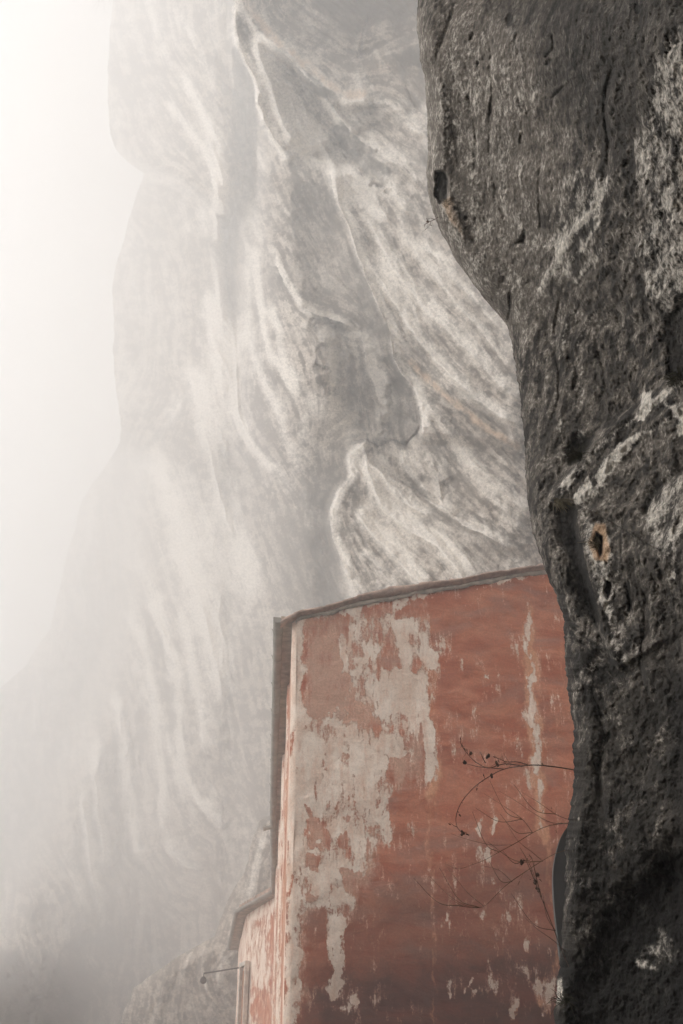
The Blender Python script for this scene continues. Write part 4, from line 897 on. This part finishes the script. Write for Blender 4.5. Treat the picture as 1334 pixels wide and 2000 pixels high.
# ------------------------------------------------------------------ smooth grey sheet standing in the gap between rock and wall
M_SHEET = plain_mat('dull grey sheet', (.055, .053, .05), .55, .2, .15, 2, .002)
ol = smooth_line([(1112, 1612), (1103, 1622), (1094, 1640), (1086, 1668), (1081, 1700), (1081, 1740), (1086, 1800), (1093, 1860), (1099, 1900)], 4)
front = [P(a_, b_, 7.2) for a_, b_ in ol]; V, Fc = [], []
n_ = len(front)
for off in (0, .05):
    for p in front: V.append(p + Vector((0, off, 0)))
    for p in front: V.append(p + Vector((.32, off + .05, 0)))
for i in range(n_ - 1):
    Fc += [(i, i + 1, n_ + i + 1, n_ + i), (2 * n_ + i + 1, 2 * n_ + i, 3 * n_ + i, 3 * n_ + i + 1), (i + 1, i, 2 * n_ + i, 2 * n_ + i + 1), (n_ + i, n_ + i + 1, 3 * n_ + i + 1, 3 * n_ + i)]
Fc += [(0, n_, 3 * n_, 2 * n_), (n_ - 1, 3 * n_ - 1, 4 * n_ - 1, 2 * n_ - 1)]
o = build('metal_sheet', V, Fc, M_SHEET); tag(o, 'smooth dark grey sheet with a rounded top wedged between rock face and red wall', 'sheet')

# ------------------------------------------------------------------ dry plants
M_TWIG = plain_mat('dry dark stems', (.10, .06, .045), .9, 0, .4, 40)
M_TWIG2 = plain_mat('dry brown stems', (.13, .085, .05), .9, 0, .4, 40)
M_GRASS = plain_mat('withered grass', (.16, .13, .08), .95, 0, .5, 30)
M_MOSS = plain_mat('dark moss and grass', (.05, .045, .025), .95, 0, .5, 30)
def shrub(name, label, H0, stems, mat_, twigs=0, seeds=(), rad=.004, fil=0, seed=1, seed_mat=None, group=None, cat='dry plant'):
    rng = random.Random(seed); rad *= NS * .8; base = P(stems[0][0][0], stems[0][0][1], (H0 + .25) * NS)
    root = empty(name, tuple(base), label, cat, group)
    for j, s_ in enumerate(stems):
        pl = smooth_line(s_, 5); H_ = [H0 + .25 * max(0, 1 - i / 8) + .12 * math.sin(i * .3 + j) for i in range(len(pl))]
        pts = [P(pl[i][0], pl[i][1], H_[i] * NS) for i in range(len(pl))]
        rr = rad * (1.0 if j == 0 else .75); V, Fc = tube(pts, [rr * (1 - .65 * i / len(pts)) for i in range(len(pts))], 5)
        for k_ in range(twigs if j < 3 else 0):
            i = rng.randrange(2, len(pts)); d_ = (pts[i] - pts[i - 1]).normalized()
            L = rng.uniform(.02, .07) * NS; q = d_ * .5 + Vector((rng.uniform(-.6, .6), rng.uniform(-.4, .4), rng.uniform(-.9, .7)))
            tube([pts[i], pts[i] + q * L * .5, pts[i] + q * L + Vector((0, 0, .006))], [rr * .45, rr * .35, rr * .2], 4, V, Fc)
            if rng.random() < .3: tube([pts[i] + q * L * .9, pts[i] + q * (L + .008)], [rr * 1.1, rr * .6], 5, V, Fc)
        build('stem', V, Fc, mat_, root)
    for (a_, b_) in seeds:
        c_ = P(a_, b_, H0 * NS); V, Fc = [], []
        for k_ in range(4):
            o_ = Vector((rng.uniform(-.006, .006), rng.uniform(-.006, .006), rng.uniform(-.009, .009))) * NS
            tube([c_ + o_ - Vector((0, 0, .007 * NS)), c_ + o_, c_ + o_ + Vector((0, 0, .008 * NS))], [.003 * NS, .007 * NS, .002 * NS], 6, V, Fc)
        build('seed_head', V, Fc, seed_mat or mat_, root)
    if fil:
        for k_ in range(fil):
            V, Fc = [], []
            s_ = stems[rng.randrange(len(stems))]; a_, b_ = s_[rng.randrange(0, max(1, len(s_) - 1))]
            dx = rng.uniform(-120, -40); dy = rng.uniform(-80, -10); cx = a_ + dx * .5; cyy = b_ + dy * .35 + 12
            pl = smooth_line([(a_, b_), (cx, cyy), (a_ + dx, b_ + dy)], 6)
            tube([P(x_, y_, (H0 + .1 * k_ / fil) * NS) for x_, y_ in pl], [.0011 - .0006 * i / len(pl) for i in range(len(pl))], 4, V, Fc)
            build('fine_stem', V, Fc, mat_, root)
    return root
shrub('dry_shrub', 'dark wiry dry plant arching over the red wall, uppermost, with small seed heads', 5.55,
      [[(1135, 1506), (1100, 1500), (1070, 1496), (1040, 1494), (1010, 1497), (985, 1502), (960, 1514), (928, 1536), (902, 1566), (891, 1594), (893, 1615), (904, 1628)],
       [(1035, 1495), (1010, 1488), (990, 1488), (975, 1482), (964, 1478)],
       [(1015, 1495), (985, 1492), (955, 1500), (935, 1492), (920, 1480), (905, 1462), (898, 1447)],
       [(985, 1502), (960, 1500), (932, 1497), (905, 1490)], [(948, 1490), (942, 1478), (938, 1468)]],
      M_TWIG, 12, [(953, 1477), (961, 1516), (971, 1491), (904, 1628), (920, 1470), (908, 1489)], .0042, 0, 3)
shrub('dry_shrub', 'thin brown dry plant fanning long fine stems across the red wall, second from top', 5.5,
      [[(1125, 1606), (1108, 1608), (1075, 1612), (1045, 1624), (1010, 1645), (975, 1664), (950, 1678), (925, 1688), (895, 1697), (872, 1688)],
       [(1100, 1608), (1075, 1606), (1045, 1590), (1010, 1566), (975, 1545)], [(1108, 1600), (1085, 1590), (1050, 1566), (1020, 1548)],
       [(1040, 1626), (1020, 1600), (985, 1575), (945, 1550)], [(1000, 1650), (960, 1650), (915, 1640), (880, 1628)]],
      M_TWIG2, 3, [], .0024, 5, 5)
shrub('dry_shrub', 'brown dry plant drooping in a long curve low over the red wall', 5.6,
      [[(1120, 1657), (1100, 1662), (1075, 1672), (1030, 1700), (990, 1728), (965, 1752), (945, 1770), (920, 1772), (890, 1758), (862, 1735), (840, 1712)],
       [(1000, 1722), (975, 1700), (940, 1690)], [(945, 1770), (915, 1745), (890, 1715), (870, 1690)], [(1060, 1682), (1040, 1665), (1010, 1640), (985, 1600)], [(935, 1772), (905, 1770), (875, 1752)]],
      M_TWIG2, 2, [], .0022, 4, 8)
shrub('dry_shrub', 'upright dark dry plant leaning up beside the grey sheet', 5.5,
      [[(1112, 1890), (1095, 1850), (1078, 1805), (1062, 1765), (1050, 1735), (1042, 1706), (1030, 1680), (1016, 1656)],
       [(1052, 1740), (1036, 1700), (1026, 1680), (1018, 1684)], [(1058, 1752), (1048, 1716), (1040, 1680), (1033, 1668)], [(1108, 1862), (1080, 1836), (1050, 1815), (1025, 1792)], [(1085, 1818), (1068, 1790), (1060, 1745)]],
      M_TWIG, 4, [(1020, 1684), (1050, 1712), (1046, 1722), (1050, 1738)], .003, 2, 11)
shrub('dry_shrub', 'tiny dry twig poking out of the upper edge of the dark rock face', 5.2,
      [[(856, 424), (846, 430), (836, 434), (828, 440)], [(842, 432), (838, 442), (830, 448)], [(848, 428), (840, 426), (834, 430)]], M_TWIG, 4, [(836, 433)], .003, 0, 12)

def tuft(label, px_, py_, H0, spread, length, n_, mat_, droop, seed, group=None):
    rng = random.Random(seed); length *= NS; c_ = P(px_, py_, (H0 - .03) * NS); V, Fc = [], []
    for i in range(n_):
        a_ = rng.gauss(droop, spread); L = length * rng.uniform(.4, 1.1); o_ = Vector((rng.uniform(-.012, .012), rng.uniform(-.0, .02), rng.uniform(-.009, .009)))
        d_ = Vector((math.cos(a_), -rng.uniform(.2, .9), math.sin(a_))).normalized(); p0 = c_ + o_; p1 = p0 + d_ * L * .5; p2 = p0 + d_ * L + Vector((0, 0, -L * rng.uniform(.1, .45)))
        tube([p0, p1, p2], [.0008, .0006, .0003], 4, V, Fc, False)
    o_ = build('grass_tuft', [v - c_ for v in V], Fc, mat_); o_.location = c_; return tag(o_, label, 'grass tuft', group)
tuft('dark grassy tuft growing in the notch above the pale ledge', 1128, 888, 4.15, 1.1, .07, 150, M_MOSS, R(150), 1)
tuft('dry straw coloured tuft at the tip of the pale ledge', 1092, 975, 4.2, .7, .055, 70, M_GRASS, R(-40), 2)
tuft('thin dry stems sprouting from the upper hole in the tan patch of rock', 1168, 1062, 3.85, .7, .06, 40, M_GRASS, R(150), 3)
tuft('pale withered roots below the dark niche at the upper edge of the rock', 872, 390, 4.5, 1.2, .05, 40, M_GRASS, R(-60), 4)
tuft('dark dry grass in the shaded cleft at the right end of the ledge', 1322, 735, 3.3, 1.1, .05, 90, M_MOSS, R(170), 5)
tuft('small wisp of dry grass low in the black hollow of the rock', 1100, 1955, 4.6, 1.0, .06, 40, M_MOSS, R(120), 6)

# ------------------------------------------------------------------ bare tree on the brow of the far cliff
M_BARK = plain_mat('grey bark', (.06, .05, .045), .95, 0, .3, 2)
base = P(236, -70, 158); tree = empty('bare_tree', tuple(base), 'bare leafless tree leaning out from the brow of the misty cliff', 'tree')
V, Fc = tube([base + Vector((2.5, 1, -1)), base, base + Vector((-2.2, -.5, 1.6)), base + Vector((-3.4, -.8, 4)), base + Vector((-3.9, -.8, 7))], [.30, .26, .2, .13, .05], 8); build('trunk', V, Fc, M_BARK, tree)
def grow(p, d_, L, r_, depth, rng, V, Fc):
    pts = [p]; rr = [r_]; q = p.copy(); dd = d_.copy()
    for i in range(4):
        dd = (dd + Vector((rng.uniform(-.35, .35), rng.uniform(-.35, .35), rng.uniform(-.30, .22)))).normalized(); q = q + dd * L / 4; pts.append(q.copy()); rr.append(r_ * (1 - .15 * (i + 1)))
    tube(pts, rr, 5, V, Fc, False)
    if depth:
        for i in (1, 2, 3, 4):
            for s_ in range(2 if depth > 1 else 1):
                nd = (dd + Vector((rng.uniform(-1, 1), rng.uniform(-1, 1), rng.uniform(-.8, .6)))).normalized(); grow(pts[i], nd, L * rng.uniform(.45, .7), rr[i] * .55, depth - 1, rng, V, Fc)
rng = random.Random(5)
for bx, by, tx, ty, L in ((200, -60, 165, 5, 4.2), (206, -40, 200, 22, 4.6), (212, -50, 178, -10, 4.5), (190, -95, 150, -60, 5), (185, -130, 190, -190, 5), (200, -30, 170, 24, 3.6)):
    V, Fc = [], []; a_ = P(bx, by, 157.5); b_ = P(tx, ty, 157); grow(base + (a_ - base) * .55, (b_ - base).normalized(), L * 1.6, .26, 2, rng, V, Fc); build('limb', V, Fc, M_BARK, tree)

# ------------------------------------------------------------------ the mist itself
def box(name, x0, x1, y0, y1, z0, z1, mat_):
    V = [(x, y, z) for z in (z0, z1) for y in (y0, y1) for x in (x0, x1)]
    Fc = [(0, 2, 3, 1), (4, 5, 7, 6), (0, 1, 5, 4), (2, 6, 7, 3), (0, 4, 6, 2), (1, 3, 7, 5)]
    return build(name, V, Fc, mat_)
m = bpy.data.materials.new('mist'); m.use_nodes = True; t = m.node_tree; t.nodes.clear()
mo = t.nodes.new('ShaderNodeOutputMaterial'); pv = t.nodes.new('ShaderNodeVolumePrincipled')
pv.inputs['Color'].default_value = (.985, .98, .978, 1); pv.inputs['Density'].default_value = HAZE_DENSITY; pv.inputs['Anisotropy'].default_value = .5
pv.inputs['Density Attribute'].default_value = ''; pv.inputs['Temperature Attribute'].default_value = ''; pv.inputs['Color Attribute'].default_value = ''
t.links.new(pv.outputs[0], mo.inputs['Volume'])
hb = box('haze', -290, 330, -270, 380, -40, 262, m)
tag(hb, 'pale mist filling the air in front of the cliff', None, None, 'stuff')
